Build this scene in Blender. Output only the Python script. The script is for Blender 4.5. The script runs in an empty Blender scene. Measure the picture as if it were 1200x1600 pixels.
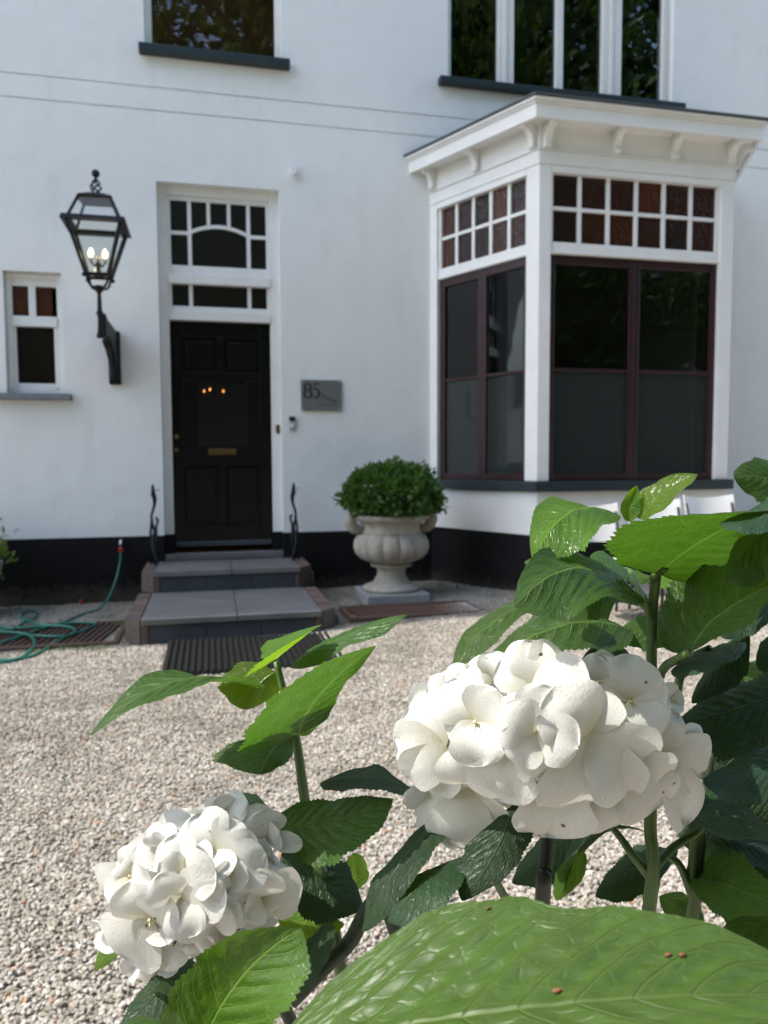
import bpy, bmesh, math, random
import numpy as np
from mathutils import Vector, Matrix, noise
R = math.radians
sc = bpy.context.scene
col = sc.collection
rng = random.Random(7)

# ------------------------------------------------------------------ camera
CAM = Vector((0, -7.515, 0))
F_PX = 1180.3                                   # focal length in pixels of the 1200x1600 frame
PITCH, YAW, ROLL = R(-3.832), R(12.984), R(-0.276)
fwd = Vector((math.sin(YAW)*math.cos(PITCH), math.cos(YAW)*math.cos(PITCH), math.sin(PITCH)))
rt0 = Vector((math.cos(YAW), -math.sin(YAW), 0)); up0 = rt0.cross(fwd)
rgt = rt0*math.cos(ROLL)+up0*math.sin(ROLL); upv = -rt0*math.sin(ROLL)+up0*math.cos(ROLL)
cam = bpy.data.cameras.new('camera'); co = bpy.data.objects.new('camera', cam); col.objects.link(co); sc.camera = co
co.matrix_world = Matrix((( rgt.x, upv.x, -fwd.x, CAM.x), (rgt.y, upv.y, -fwd.y, CAM.y), (rgt.z, upv.z, -fwd.z, CAM.z), (0, 0, 0, 1)))
cam.sensor_fit = 'VERTICAL'; cam.sensor_height = 36; cam.sensor_width = 27
cam.lens = F_PX/1600*36; cam.clip_start = .02; cam.clip_end = 500
cam.dof.use_dof = True; cam.dof.focus_distance = .47; cam.dof.aperture_fstop = 14
# ------------------------------------------------------------------ sky, sun, exposure
EL, BEHIND = 52, 6                             # sun height; degrees behind the facade plane, to the left
w = bpy.data.worlds.new('World'); sc.world = w; w.use_nodes = True
sky = w.node_tree.nodes.new('ShaderNodeTexSky'); sky.sky_type = 'NISHITA'; sky.sun_disc = False
sky.sun_elevation = R(EL); sky.sun_rotation = R(270+BEHIND); sky.air_density = 1.0; sky.dust_density = 1.5; sky.ozone_density = .4
bg = w.node_tree.nodes['Background']; bg.inputs[1].default_value = .15
w.node_tree.links.new(sky.outputs[0], bg.inputs[0])
sun = bpy.data.lights.new('sun', 'SUN'); sun.energy = 2.15; sun.angle = R(.5); sun.color = (1, .95, .87)
so = bpy.data.objects.new('sun', sun); col.objects.link(so)
sdir = Vector((-math.cos(R(EL))*math.cos(R(BEHIND)), math.cos(R(EL))*math.sin(R(BEHIND)), math.sin(R(EL))))
so.rotation_euler = sdir.to_track_quat('Z', 'Y').to_euler(); so.location = sdir*30
vs = sc.view_settings; vs.view_transform = 'Standard'; vs.look = 'None'; vs.gamma = 1; vs.exposure = 1.85
sc.render.engine = 'CYCLES'; sc.cycles.max_bounces = 10; sc.cycles.transparent_max_bounces = 16; sc.cycles.transmission_bounces = 8
sc.cycles.use_denoising = True; sc.cycles.caustics_reflective = False; sc.cycles.caustics_refractive = False

# ------------------------------------------------------------------ helpers
def at(x, y, d):                                # a point seen at photo pixel x,y at d metres along the lens axis
    return CAM + (fwd + rgt*((x-600)/F_PX) - upv*((y-800)/F_PX))*d
def on_ground(x, y, dz=0):
    v = fwd + rgt*((x-600)/F_PX) - upv*((y-800)/F_PX)
    t = -1.3/v.z
    for _ in range(6):
        p = CAM+v*t; t = (ground_z(p.x, p.y)+dz)/v.z
    return CAM+v*t
def ground_z(x, y):
    t = min(max(0, x+.5), 5)
    return -1.326+.024*t+.0035*t*t

class MB:
    def __init__(s, xf=None): s.v = []; s.f = []; s.uv = None; s.xf = xf
    def add(s, vs, fs):
        o = len(s.v)
        s.v += [s.xf(*p) if s.xf else tuple(p) for p in vs]
        s.f += [tuple(i+o for i in f) for f in fs]
        return s
    def box(s, x0, x1, y0, y1, z0, z1):
        return s.add([(x0,y0,z0),(x1,y0,z0),(x1,y1,z0),(x0,y1,z0),(x0,y0,z1),(x1,y0,z1),(x1,y1,z1),(x0,y1,z1)],
                     [(0,3,2,1),(4,5,6,7),(0,1,5,4),(1,2,6,5),(2,3,7,6),(3,0,4,7)])
    def prism(s, poly, z0, z1):                 # polygon in x,y, counter-clockwise
        n = len(poly)
        return s.add([(x,y,z0) for x,y in poly]+[(x,y,z1) for x,y in poly],
                     [tuple(range(n-1,-1,-1)), tuple(range(n,2*n))]+[(i,(i+1)%n,n+(i+1)%n,n+i) for i in range(n)])
    def extr(s, poly, y0, y1):                  # polygon in x,z extruded along y
        n = len(poly)
        return s.add([(x,y0,z) for x,z in poly]+[(x,y1,z) for x,z in poly],
                     [tuple(range(n)), tuple(range(2*n-1,n-1,-1))]+[(i,n+i,n+(i+1)%n,(i+1)%n) for i in range(n)])
    def lathe(s, prof, c, n=40, flute=None):
        vs = []
        for k, (r, z) in enumerate(prof):
            for i in range(n):
                a = 2*math.pi*i/n; rr = r*(1+(flute(a, k) if flute else 0))
                vs.append((c[0]+rr*math.cos(a), c[1]+rr*math.sin(a), c[2]+z))
        m = len(prof)
        fs = [(k*n+i, k*n+(i+1)%n, (k+1)*n+(i+1)%n, (k+1)*n+i) for k in range(m-1) for i in range(n)]
        fs += [tuple(range(n-1,-1,-1)), tuple(range((m-1)*n, m*n))]
        return s.add(vs, fs)
    def tube(s, pts, rad, n=8):
        pts = [Vector(p) for p in pts]; vs = []; m = len(pts)
        if not hasattr(rad, '__len__'): rad = [rad]*m
        ref = Vector((.31,.17,.93))
        for i, p in enumerate(pts):
            t = (pts[min(i+1,m-1)]-pts[max(i-1,0)]).normalized()
            a = t.cross(ref)
            if a.length < .05: a = t.cross(Vector((1,0,0)))
            a.normalize(); b = t.cross(a); ref = a.cross(t)
            for k in range(n):
                an = 2*math.pi*k/n
                vs.append(tuple(p+(a*math.cos(an)+b*math.sin(an))*rad[i]))
        fs = [(i*n+k, i*n+(k+1)%n, (i+1)*n+(k+1)%n, (i+1)*n+k) for i in range(m-1) for k in range(n)]
        fs += [tuple(range(n-1,-1,-1)), tuple(range((m-1)*n, m*n))]
        return s.add(vs, fs)
    def ball(s, c, r, n=10, sq=(1,1,1)):
        prof = [(math.sin(math.pi*k/n), -math.cos(math.pi*k/n)) for k in range(1, n)]
        return s.add(*_lathe_unit(prof, c, r, sq, 2*n))
    def build(s, name, mat, parent=None, smooth=False, bevel=0, auto=None):
        me = bpy.data.meshes.new(name); me.from_pydata([tuple(p) for p in s.v], [], s.f)
        if s.uv is not None:
            l = me.uv_layers.new(name='UVMap'); idx = np.empty(len(me.loops), dtype=np.int32); me.loops.foreach_get('vertex_index', idx)
            l.data.foreach_set('uv', np.asarray(s.uv, dtype=np.float32)[idx].ravel())
        if smooth: me.polygons.foreach_set('use_smooth', [True]*len(me.polygons))
        me.update()
        if smooth and auto: me.set_sharp_from_angle(angle=R(auto))
        if mat: me.materials.append(mat)
        return link(name, me, parent, bevel)
def _lathe_unit(prof, c, r, sq, n):
    vs = []; m = len(prof)
    for rr, z in prof:
        for i in range(n):
            a = 2*math.pi*i/n
            vs.append((c[0]+r*sq[0]*rr*math.cos(a), c[1]+r*sq[1]*rr*math.sin(a), c[2]+r*sq[2]*z))
    fs = [(k*n+i, k*n+(i+1)%n, (k+1)*n+(i+1)%n, (k+1)*n+i) for k in range(m-1) for i in range(n)]
    return vs, fs+[tuple(range(n-1,-1,-1)), tuple(range((m-1)*n, m*n))]
def link(name, me, parent=None, bevel=0, loc=None, rz=0):
    o = bpy.data.objects.new(name, me); col.objects.link(o)
    if parent:
        o.parent = parent
        if parent.type == 'EMPTY': o.matrix_parent_inverse = (Matrix.Translation(parent.location) @ Matrix.Rotation(parent.rotation_euler.z, 4, 'Z')).inverted()
    if loc is not None: o.location = loc
    o.rotation_euler.z = rz
    if bevel:
        b = o.modifiers.new('bevel', 'BEVEL'); b.width = bevel; b.segments = 2; b.limit_method = 'ANGLE'; b.angle_limit = R(40)
    return o
def tag(o, label=None, cat=None, group=None, kind=None):
    if label: o['label'] = label
    if cat: o['category'] = cat
    if group: o['group'] = group
    if kind: o['kind'] = kind
    return o
def thing(name, loc, label, cat, group=None):
    o = bpy.data.objects.new(name, None); col.objects.link(o); o.location = loc; o.empty_display_size = .1
    return tag(o, label, cat, group)
def turned(name, prof, loc, mat, parent, n=18):   # a turned piece whose axis points out of the facade
    return MB(lambda x, y, z: (loc[0]+x, loc[1]-z, loc[2]+y)).lathe(prof, (0,0,0), n).build(name, mat, parent, smooth=True, auto=50)
def boxp(name, mat, parent, *b, bevel=.004, xf=None):
    return MB(xf).box(*b).build(name, mat, parent, bevel=bevel)

# ------------------------------------------------------------------ materials
def nodemat(name):
    m = bpy.data.materials.new(name); m.use_nodes = True
    nt = m.node_tree; return m, nt, nt.nodes, nt.links, nt.nodes['Principled BSDF']
def N(nt, t, **k):
    n = nt.nodes.new(t)
    for a, b in k.items(): setattr(n, a, b)
    return n
def noise_n(nt, scale, detail=4, rough=.55, coord=None):
    n = N(nt, 'ShaderNodeTexNoise'); n.inputs['Scale'].default_value = scale; n.inputs['Detail'].default_value = detail; n.inputs['Roughness'].default_value = rough
    if coord is not None: nt.links.new(coord, n.inputs['Vector'])
    return n
def ramp(nt, fac, stops):
    r = N(nt, 'ShaderNodeValToRGB'); e = r.color_ramp.elements
    while len(e) < len(stops): e.new(.5)
    for el, (p, c) in zip(e, stops): el.position = p; el.color = (*c, 1) if len(c) == 3 else c
    nt.links.new(fac, r.inputs[0]); return r
def bump(nt, bsdf, h, strength=.3, dist=.01):
    b = N(nt, 'ShaderNodeBump'); b.inputs['Strength'].default_value = strength; b.inputs['Distance'].default_value = dist
    nt.links.new(h, b.inputs['Height']); nt.links.new(b.outputs[0], bsdf.inputs['Normal']); return b
def pmat(name, c0, c1=None, rough=.5, scale=8, metal=0, bstr=.15, bdist=.004, bscale=None, spec=.5, detail=5):
    m, nt, n, l, b = nodemat(name); c1 = c1 or tuple(x*.8 for x in c0)
    geo = N(nt, 'ShaderNodeNewGeometry')
    a = noise_n(nt, scale, detail, .6, geo.outputs['Position']); r = ramp(nt, a.outputs[0], [(.3, c1), (.7, c0)]); l.new(r.outputs[0], b.inputs['Base Color'])
    b.inputs['Roughness'].default_value = rough; b.inputs['Metallic'].default_value = metal; b.inputs['Specular IOR Level'].default_value = spec
    if bstr:
        h = noise_n(nt, bscale or scale*6, 4, .6, geo.outputs['Position']); bump(nt, b, h.outputs[0], bstr, bdist)
    return m
def wall_mat():
    m, nt, n, l, b = nodemat('white_render')
    g = N(nt, 'ShaderNodeNewGeometry').outputs['Position']
    a = noise_n(nt, .9, 6, .6, g); c = ramp(nt, a.outputs[0], [(.3, (.775,.785,.765)), (.7, (.805,.82,.80))])
    st = noise_n(nt, 5, 6, .65, g); sr = ramp(nt, st.outputs[0], [(.28, (.96,.955,.945)), (.5, (1,1,1))])
    mx = N(nt, 'ShaderNodeMix', data_type='RGBA', blend_type='MULTIPLY'); mx.inputs[0].default_value = 1
    l.new(c.outputs[0], mx.inputs[6]); l.new(sr.outputs[0], mx.inputs[7]); l.new(mx.outputs[2], b.inputs['Base Color'])
    b.inputs['Roughness'].default_value = .62; b.inputs['Specular IOR Level'].default_value = .3
    mpn = N(nt, 'ShaderNodeMapping'); mpn.inputs['Scale'].default_value = (5, 5, .45); l.new(g, mpn.inputs['Vector'])
    sk = noise_n(nt, 1, 5, .65, mpn.outputs[0]); skr = ramp(nt, sk.outputs[0], [(.30, (.90,.89,.86)), (.48, (1,1,1))])
    m4 = N(nt, 'ShaderNodeMix', data_type='RGBA', blend_type='MULTIPLY'); m4.inputs[0].default_value = .35; l.new(mx.outputs[2], m4.inputs[6]); l.new(skr.outputs[0], m4.inputs[7]); l.new(m4.outputs[2], b.inputs['Base Color'])
    h1 = noise_n(nt, 3.2, 3, .5, g); h2 = noise_n(nt, 60, 4, .6, g)
    ad = N(nt, 'ShaderNodeMath', operation='MULTIPLY_ADD'); ad.inputs[1].default_value = .06
    l.new(h2.outputs[0], ad.inputs[0]); l.new(h1.outputs[0], ad.inputs[2]); bump(nt, b, ad.outputs[0], .5, .02)
    return m
def glass_mat(name, tint=(.9,.93,.92), dark=0.0, film=0.0, film_col=(.1,.12,.115), ripple=0.0, rough=0.0, rscale=30):
    m, nt, n, l, b = nodemat(name); n.remove(b); out = n['Material Output']
    tr = N(nt, 'ShaderNodeBsdfTransparent'); tr.inputs[0].default_value = (*tint, 1)
    gl = N(nt, 'ShaderNodeBsdfGlossy'); gl.inputs['Roughness'].default_value = rough; gl.inputs[0].default_value = (1,1,1,1)
    fr = N(nt, 'ShaderNodeFresnel'); fr.inputs[0].default_value = 1.5
    body = tr.outputs[0]
    if film:
        df = N(nt, 'ShaderNodeBsdfDiffuse'); df.inputs[0].default_value = (*film_col, 1)
        mm = N(nt, 'ShaderNodeMixShader'); mm.inputs[0].default_value = film; l.new(tr.outputs[0], mm.inputs[1]); l.new(df.outputs[0], mm.inputs[2]); body = mm.outputs[0]
    mx = N(nt, 'ShaderNodeMixShader'); l.new(fr.outputs[0], mx.inputs[0]); l.new(body, mx.inputs[1]); l.new(gl.outputs[0], mx.inputs[2]); l.new(mx.outputs[0], out.inputs[0])
    if ripple:
        g = N(nt, 'ShaderNodeNewGeometry').outputs['Position']; h = noise_n(nt, rscale, 2, .5, g)
        bp = N(nt, 'ShaderNodeBump'); bp.inputs['Strength'].default_value = ripple; bp.inputs['Distance'].default_value = .01
        l.new(h.outputs[0], bp.inputs['Height']); l.new(bp.outputs[0], gl.inputs['Normal']); l.new(bp.outputs[0], fr.inputs['Normal'])
    return m
def leaf_mat(name, top, vein, trans, tfac=.42, rough=.36, nv=9.0, bstr=.6, tert=1.0, bdist=.0016):
    m, nt, n, l, b = nodemat(name); out = n['Material Output']
    def M(op, a, c=None, d=None):
        q = N(nt, 'ShaderNodeMath', operation=op)
        for i, v in enumerate((a, c, d)):
            if v is None: continue
            if isinstance(v, (int, float)): q.inputs[i].default_value = v
            else: l.new(v, q.inputs[i])
        return q.outputs[0]
    uv = N(nt, 'ShaderNodeUVMap'); sp = N(nt, 'ShaderNodeSeparateXYZ'); l.new(uv.outputs[0], sp.inputs[0])
    s, t = sp.outputs[0], M('ABSOLUTE', M('MULTIPLY_ADD', sp.outputs[1], 2.0, -1.0))
    sw = M('ADD', M('MULTIPLY', t, .16), M('MULTIPLY', M('MULTIPLY', t, t), .12))
    q = M('MULTIPLY', M('SUBTRACT', s, sw), nv)
    d = M('ABSOLUTE', M('SUBTRACT', M('FRACT', M('ADD', q, 10.0)), .5))          # .5 on a side vein, 0 between
    side = M('SMOOTH_MIN', 1.0, M('MAXIMUM', 0.0, M('MULTIPLY', M('SUBTRACT', d, .445), 19.0)), .05)
    midr = M('MAXIMUM', 0.0, M('SUBTRACT', 1.0, M('MULTIPLY', t, 26.0)))
    fade = M('SUBTRACT', 1.0, M('MULTIPLY', t, .55))
    vo = N(nt, 'ShaderNodeTexVoronoi', feature='DISTANCE_TO_EDGE'); vo.inputs['Scale'].default_value = 1
    mp = N(nt, 'ShaderNodeCombineXYZ'); l.new(M('MULTIPLY', q, 2.2), mp.inputs[0]); l.new(M('MULTIPLY', sp.outputs[1], 22.0), mp.inputs[1]); l.new(mp.outputs[0], vo.inputs['Vector'])
    ter = M('MAXIMUM', 0.0, M('SUBTRACT', 1.0, M('MULTIPLY', vo.outputs[0], 9.0)))
    vm = M('MAXIMUM', M('MULTIPLY', side, fade), M('MAXIMUM', midr, M('MULTIPLY', ter, .22*tert)))
    vm = M('MINIMUM', vm, 1.0)
    oi = N(nt, 'ShaderNodeObjectInfo'); geo = N(nt, 'ShaderNodeNewGeometry')
    no = noise_n(nt, 48, 5, .65, geo.outputs['Position'])
    hs = N(nt, 'ShaderNodeHueSaturation'); hs.inputs['Color'].default_value = (*top, 1)
    l.new(M('MULTIPLY_ADD', oi.outputs['Random'], .03, .485), hs.inputs['Hue'])
    l.new(M('MULTIPLY_ADD', no.outputs[0], 1.0, M('MULTIPLY_ADD', oi.outputs['Random'], .4, .3)), hs.inputs['Value'])
    mc = N(nt, 'ShaderNodeMix', data_type='RGBA'); l.new(M('MULTIPLY', vm, .85), mc.inputs[0]); l.new(hs.outputs[0], mc.inputs[6]); mc.inputs[7].default_value = (*vein, 1)
    l.new(mc.outputs[2], b.inputs['Base Color']); b.inputs['Roughness'].default_value = rough; b.inputs['Specular IOR Level'].default_value = .34
    rr = noise_n(nt, 35, 3, .6, geo.outputs['Position']); l.new(M('MULTIPLY_ADD', rr.outputs[0], .3, rough-.15), b.inputs['Roughness'])
    hh = M('SUBTRACT', M('MULTIPLY', no.outputs[0], .15), vm); bp = bump(nt, b, hh, bstr, bdist)
    tl = N(nt, 'ShaderNodeBsdfTranslucent'); tm = N(nt, 'ShaderNodeMix', data_type='RGBA'); l.new(M('MULTIPLY', vm, .5), tm.inputs[0])
    tm.inputs[6].default_value = (*trans, 1); tm.inputs[7].default_value = (*[min(1, x*1.6+.03) for x in trans], 1); l.new(tm.outputs[2], tl.inputs[0]); l.new(bp.outputs[0], tl.inputs['Normal'])
    mx = N(nt, 'ShaderNodeMixShader'); mx.inputs[0].default_value = tfac; l.new(b.outputs[0], mx.inputs[1]); l.new(tl.outputs[0], mx.inputs[2]); l.new(mx.outputs[0], out.inputs[0])
    return m
def sepal_mat():
    m, nt, n, l, b = nodemat('white_sepal'); out = n['Material Output']
    uv = N(nt, 'ShaderNodeUVMap'); sp = N(nt, 'ShaderNodeSeparateXYZ'); l.new(uv.outputs[0], sp.inputs[0])
    geo = N(nt, 'ShaderNodeNewGeometry'); pos = geo.outputs['Position']
    r = ramp(nt, sp.outputs[0], [(.0, (.62,.58,.38)), (.18, (.69,.675,.58)), (.5, (.73,.725,.69))])
    spot = noise_n(nt, 150, 1, .3, pos); sr = ramp(nt, spot.outputs[0], [(.185, (.16,.10,.05)), (.215, (1,1,1))])
    tint = noise_n(nt, 45, 4, .6, pos); tr_ = ramp(nt, tint.outputs[0], [(.3, (.97,.965,.93)), (.6, (1,1,1))])
    m1 = N(nt, 'ShaderNodeMix', data_type='RGBA', blend_type='MULTIPLY'); m1.inputs[0].default_value = 1
    l.new(r.outputs[0], m1.inputs[6]); l.new(sr.outputs[0], m1.inputs[7])
    m2 = N(nt, 'ShaderNodeMix', data_type='RGBA', blend_type='MULTIPLY'); m2.inputs[0].default_value = 1
    l.new(m1.outputs[2], m2.inputs[6]); l.new(tr_.outputs[0], m2.inputs[7])
    l.new(m2.outputs[2], b.inputs['Base Color']); b.inputs['Roughness'].default_value = .55; b.inputs['Specular IOR Level'].default_value = .3
    wv = N(nt, 'ShaderNodeTexWave', wave_type='BANDS', bands_direction='Y'); wv.inputs['Scale'].default_value = 6; wv.inputs['Distortion'].default_value = 2.5; wv.inputs['Detail'].default_value = 3
    l.new(uv.outputs[0], wv.inputs['Vector']); vo = N(nt, 'ShaderNodeTexVoronoi', feature='DISTANCE_TO_EDGE'); vo.inputs['Scale'].default_value = 9; l.new(uv.outputs[0], vo.inputs['Vector'])
    ad = N(nt, 'ShaderNodeMath', operation='MULTIPLY_ADD'); ad.inputs[1].default_value = .8; l.new(vo.outputs[0], ad.inputs[0]); l.new(wv.outputs[0], ad.inputs[2])
    def M(op, a_, c_=None, d_=None):
        q = N(nt, 'ShaderNodeMath', operation=op)
        for i, v in enumerate((a_, c_, d_)):
            if v is None: continue
            if isinstance(v, (int, float)): q.inputs[i].default_value = v
            else: l.new(v, q.inputs[i])
        return q.outputs[0]
    # fine veins fanning out from the base of the sepal
    wob = noise_n(nt, 9, 3, .6, uv.outputs[0]); an = M('ADD', M('DIVIDE', M('SUBTRACT', sp.outputs[1], .5), M('ADD', sp.outputs[0], .12)), M('MULTIPLY', wob.outputs[0], .22))
    fan = M('ABSOLUTE', M('SUBTRACT', M('FRACT', M('MULTIPLY', an, 9.0)), .5)); fanl = M('MAXIMUM', 0.0, M('MULTIPLY', M('SUBTRACT', fan, .40), 10.0))
    net = M('MAXIMUM', 0.0, M('SUBTRACT', 1.0, M('MULTIPLY', vo.outputs[0], 14.0))); vein = M('MINIMUM', 1.0, M('ADD', fanl, M('MULTIPLY', net, .5)))
    m3 = N(nt, 'ShaderNodeMix', data_type='RGBA'); l.new(M('MULTIPLY', vein, .5), m3.inputs[0]); l.new(m2.outputs[2], m3.inputs[6]); m3.inputs[7].default_value = (.62,.62,.54,1)
    l.new(m3.outputs[2], b.inputs['Base Color']); m2 = m3
    bp = bump(nt, b, M('SUBTRACT', M('MULTIPLY', tint.outputs[0], .6), vein), .35, .0005)
    tl = N(nt, 'ShaderNodeBsdfTranslucent'); l.new(m2.outputs[2], tl.inputs[0])
    mx = N(nt, 'ShaderNodeMixShader'); mx.inputs[0].default_value = .27; l.new(b.outputs[0], mx.inputs[1]); l.new(tl.outputs[0], mx.inputs[2]); l.new(mx.outputs[0], out.inputs[0])
    return m
def foliage_mat(name, c0, c1, trans, tfac=.3, rough=.45):
    m, nt, n, l, b = nodemat(name); out = n['Material Output']; geo = N(nt, 'ShaderNodeNewGeometry')
    rn = N(nt, 'ShaderNodeNewGeometry').outputs['Random Per Island']; r = ramp(nt, rn, [(0, c0), (1, c1)]); l.new(r.outputs[0], b.inputs['Base Color'])
    b.inputs['Roughness'].default_value = rough
    tl = N(nt, 'ShaderNodeBsdfTranslucent'); tl.inputs[0].default_value = (*trans, 1); mx = N(nt, 'ShaderNodeMixShader'); mx.inputs[0].default_value = tfac
    l.new(b.outputs[0], mx.inputs[1]); l.new(tl.outputs[0], mx.inputs[2]); l.new(mx.outputs[0], out.inputs[0]); return m
def emit_mat(name, c, s):
    m, nt, n, l, b = nodemat(name); b.inputs['Base Color'].default_value = (*c, 1); b.inputs['Emission Color'].default_value = (*c, 1); b.inputs['Emission Strength'].default_value = s; return m

WALL = wall_mat()
PAINT = pmat('white_gloss_paint', (.80,.80,.78), (.74,.74,.71), .32, 5, bstr=.12, bdist=.004, bscale=18)
def plinth_mat():
    m = pmat('black_plinth_paint', (.0085,.009,.0095), (.005,.005,.0055), .6, 4, bstr=.4, bdist=.01, bscale=30, spec=.18); nt = m.node_tree; l = nt.links; b = nt.nodes['Principled BSDF']
    old = b.inputs['Base Color'].links[0].from_socket; g = N(nt, 'ShaderNodeNewGeometry').outputs['Position']; sp = N(nt, 'ShaderNodeSeparateXYZ'); l.new(g, sp.inputs[0])
    n1 = noise_n(nt, 14, 6, .7, g); h = N(nt, 'ShaderNodeMath', operation='MULTIPLY_ADD'); h.inputs[1].default_value = -3.0; h.inputs[2].default_value = -3.35; l.new(sp.outputs[2], h.inputs[0])   # splashed dust near the gravel
    a = N(nt, 'ShaderNodeMath', operation='MULTIPLY_ADD'); a.inputs[1].default_value = 1.1; l.new(n1.outputs[0], a.inputs[0]); l.new(h.outputs[0], a.inputs[2])
    r = ramp(nt, a.outputs[0], [(.55, (0,0,0)), (1.0, (.55,.55,.55))]); mx = N(nt, 'ShaderNodeMix', data_type='RGBA'); l.new(r.outputs[0], mx.inputs[0]); l.new(old, mx.inputs[6]); mx.inputs[7].default_value = (.10,.085,.065,1); l.new(mx.outputs[2], b.inputs['Base Color'])
    return m
BLACKPL = plinth_mat()
DARKSILL = pmat('dark_green_sill', (.018,.032,.036), (.012,.022,.026), .45, 6, bscale=40)
GREYSILL = pmat('grey_stone_sill', (.20,.21,.23), (.14,.145,.16), .7, 14)
BURG = pmat('burgundy_paint', (.035,.010,.012), (.022,.007,.008), .35, 7, bscale=40)
DOORP = pmat('black_door_paint', (.006,.0055,.0055), (.004,.004,.004), .3, 6, bstr=.06, bscale=25, spec=.22)
BRASS = pmat('aged_brass', (.20,.14,.06), (.12,.08,.035), .45, 30, metal=1, bstr=.1)
IRON = pmat('black_iron', (.006,.0062,.0066), (.010,.0105,.011), .5, 60, bstr=.5, bdist=.003, bscale=140, spec=.25)
BLUEST = pmat('blue_stone', (.165,.16,.15), (.115,.112,.108), .62, 3.5, bstr=.25, bdist=.004, bscale=70)
SLATE = pmat('dark_step_riser', (.045,.052,.062), (.03,.035,.042), .6, 7, bstr=.3, bdist=.004)
BRICKM = pmat('dull_red_brick', (.165,.098,.076), (.115,.075,.06), .85, 18, bstr=.5, bdist=.006)
BRICKG = pmat('weathered_brown_brick', (.115,.086,.067), (.075,.06,.05), .85, 20, bstr=.5, bdist=.006)
MORTAR = pmat('mortar', (.16,.145,.125), (.10,.09,.08), .9, 30, bstr=.5)
RUST = pmat('rusty_cast_iron', (.115,.062,.04), (.06,.036,.026), .75, 35, bstr=.5, bdist=.003)
RUBBER = pmat('black_rubber', (.006,.0058,.0055), (.004,.004,.004), .8, 25, bstr=.4, bdist=.003, spec=.2)
STONE = pmat('weathered_cast_stone', (.40,.37,.31), (.25,.235,.20), .85, 9, bstr=.5, bdist=.006, bscale=60)
STONEB = pmat('grey_base_stone', (.30,.305,.30), (.2,.205,.20), .85, 10, bstr=.4, bdist=.005, bscale=60)
POTM = pmat('pale_grey_pot', (.36,.36,.34), (.28,.28,.26), .8, 10, bstr=.3)
SOIL = pmat('soil', (.05,.035,.025), (.03,.02,.015), .95, 40, bstr=.8, bdist=.01)
HOSE = pmat('green_hose', (.015,.17,.11), (.010,.12,.08), .35, 12, bstr=.05)
STEEL = pmat('galvanised_steel', (.55,.55,.56), (.4,.4,.41), .35, 25, metal=.9, bstr=.1)
REDPL = pmat('red_plastic', (.55,.03,.02), (.4,.02,.015), .4, 20, bstr=0)
PLAQUE = pmat('brushed_grey_plaque', (.20,.205,.20), (.16,.165,.16), .38, 50, metal=.3, bstr=.05)
INK = pmat('dark_engraving', (.02,.02,.022), None, .5, 20, bstr=0)
SILVER = pmat('silver_plastic', (.55,.56,.58), (.45,.46,.48), .35, 20, metal=.4, bstr=0)
BLACKPLAS = pmat('black_plastic', (.015,.015,.016), None, .3, 20, bstr=0)
CHAIRW = pmat('white_chair_shell', (.60,.60,.59), (.55,.55,.54), .45, 12, bstr=.05)
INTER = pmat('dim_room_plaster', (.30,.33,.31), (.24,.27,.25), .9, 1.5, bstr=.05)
HALLM = pmat('dark_interior', (.03,.026,.023), (.02,.017,.015), .7, 2, bstr=.05)  # near-black walls stand in for unlit rooms behind the glass
CURTAIN = pmat('brown_blind', (.19,.078,.042), (.14,.058,.032), .85, 3, bstr=.2)
ORANGE = pmat('orange_card', (.45,.20,.07), None, .7, 20, bstr=0)
BLUECARD = pmat('blue_card', (.12,.20,.45), None, .7, 20, bstr=0)
CHINA = pmat('white_china', (.8,.82,.84), None, .3, 20, bstr=0)
LEAD = pmat('grey_lead_roof', (.085,.088,.092), (.06,.062,.066), .6, 8, bstr=.3)
TILE = pmat('roof_tile', (.12,.06,.045), (.08,.045,.035), .8, 6)
BARK = pmat('bark', (.075,.055,.04), (.04,.03,.022), .9, 12, bstr=.8, bdist=.02)
GLASSC = glass_mat('thin_window_glass', (.93,.94,.93), ripple=.04, rscale=2.0)
GLASS = glass_mat('clear_window_glass', (.62,.66,.65), ripple=.035, rscale=2.2)
FILM = glass_mat('frosted_film_glass', (.74,.78,.76), film=.58, film_col=(.042,.05,.049), ripple=.03, rscale=2.5, rough=.05)
STAIN = glass_mat('brown_stained_glass', (.10,.045,.03), film=.75, film_col=(.050,.014,.007), ripple=.8, rscale=38, rough=.10)
_nt = STAIN.node_tree; _df = [n for n in _nt.nodes if n.type == 'BSDF_DIFFUSE'][0]; _oi = N(_nt, 'ShaderNodeObjectInfo')   # panes of slightly different brown
_rp = ramp(_nt, _oi.outputs['Random'], [(0, (.022,.009,.006)), (.55, (.042,.012,.007)), (1, (.085,.022,.006))]); _nt.links.new(_rp.outputs[0], _df.inputs[0])
DKGL = glass_mat('dark_door_light', (.08,.07,.06), film=.6, film_col=(.016,.012,.009), ripple=.3, rscale=60, rough=.12)
LAMPGL = glass_mat('lantern_glass', (.93,.95,.94), ripple=.1, rscale=9)
BULB = emit_mat('warm_bulb', (1, .76, .32), 5)
BULBC = emit_mat('chandelier_bulb', (1, .50, .14), 30)
LEAF = leaf_mat('mature_hydrangea_leaf', (.026,.062,.010), (.11,.19,.040), (.066,.16,.007), .37, .42)
LEAFD = leaf_mat('shaded_dark_leaf', (.014,.036,.014), (.045,.08,.030), (.035,.09,.005), .28, .44)  # darker copy of the mature leaf, shade partly put into its colour
LEAFY = leaf_mat('young_hydrangea_leaf', (.055,.115,.012), (.17,.26,.045), (.17,.31,.008), .48, .30)
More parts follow.
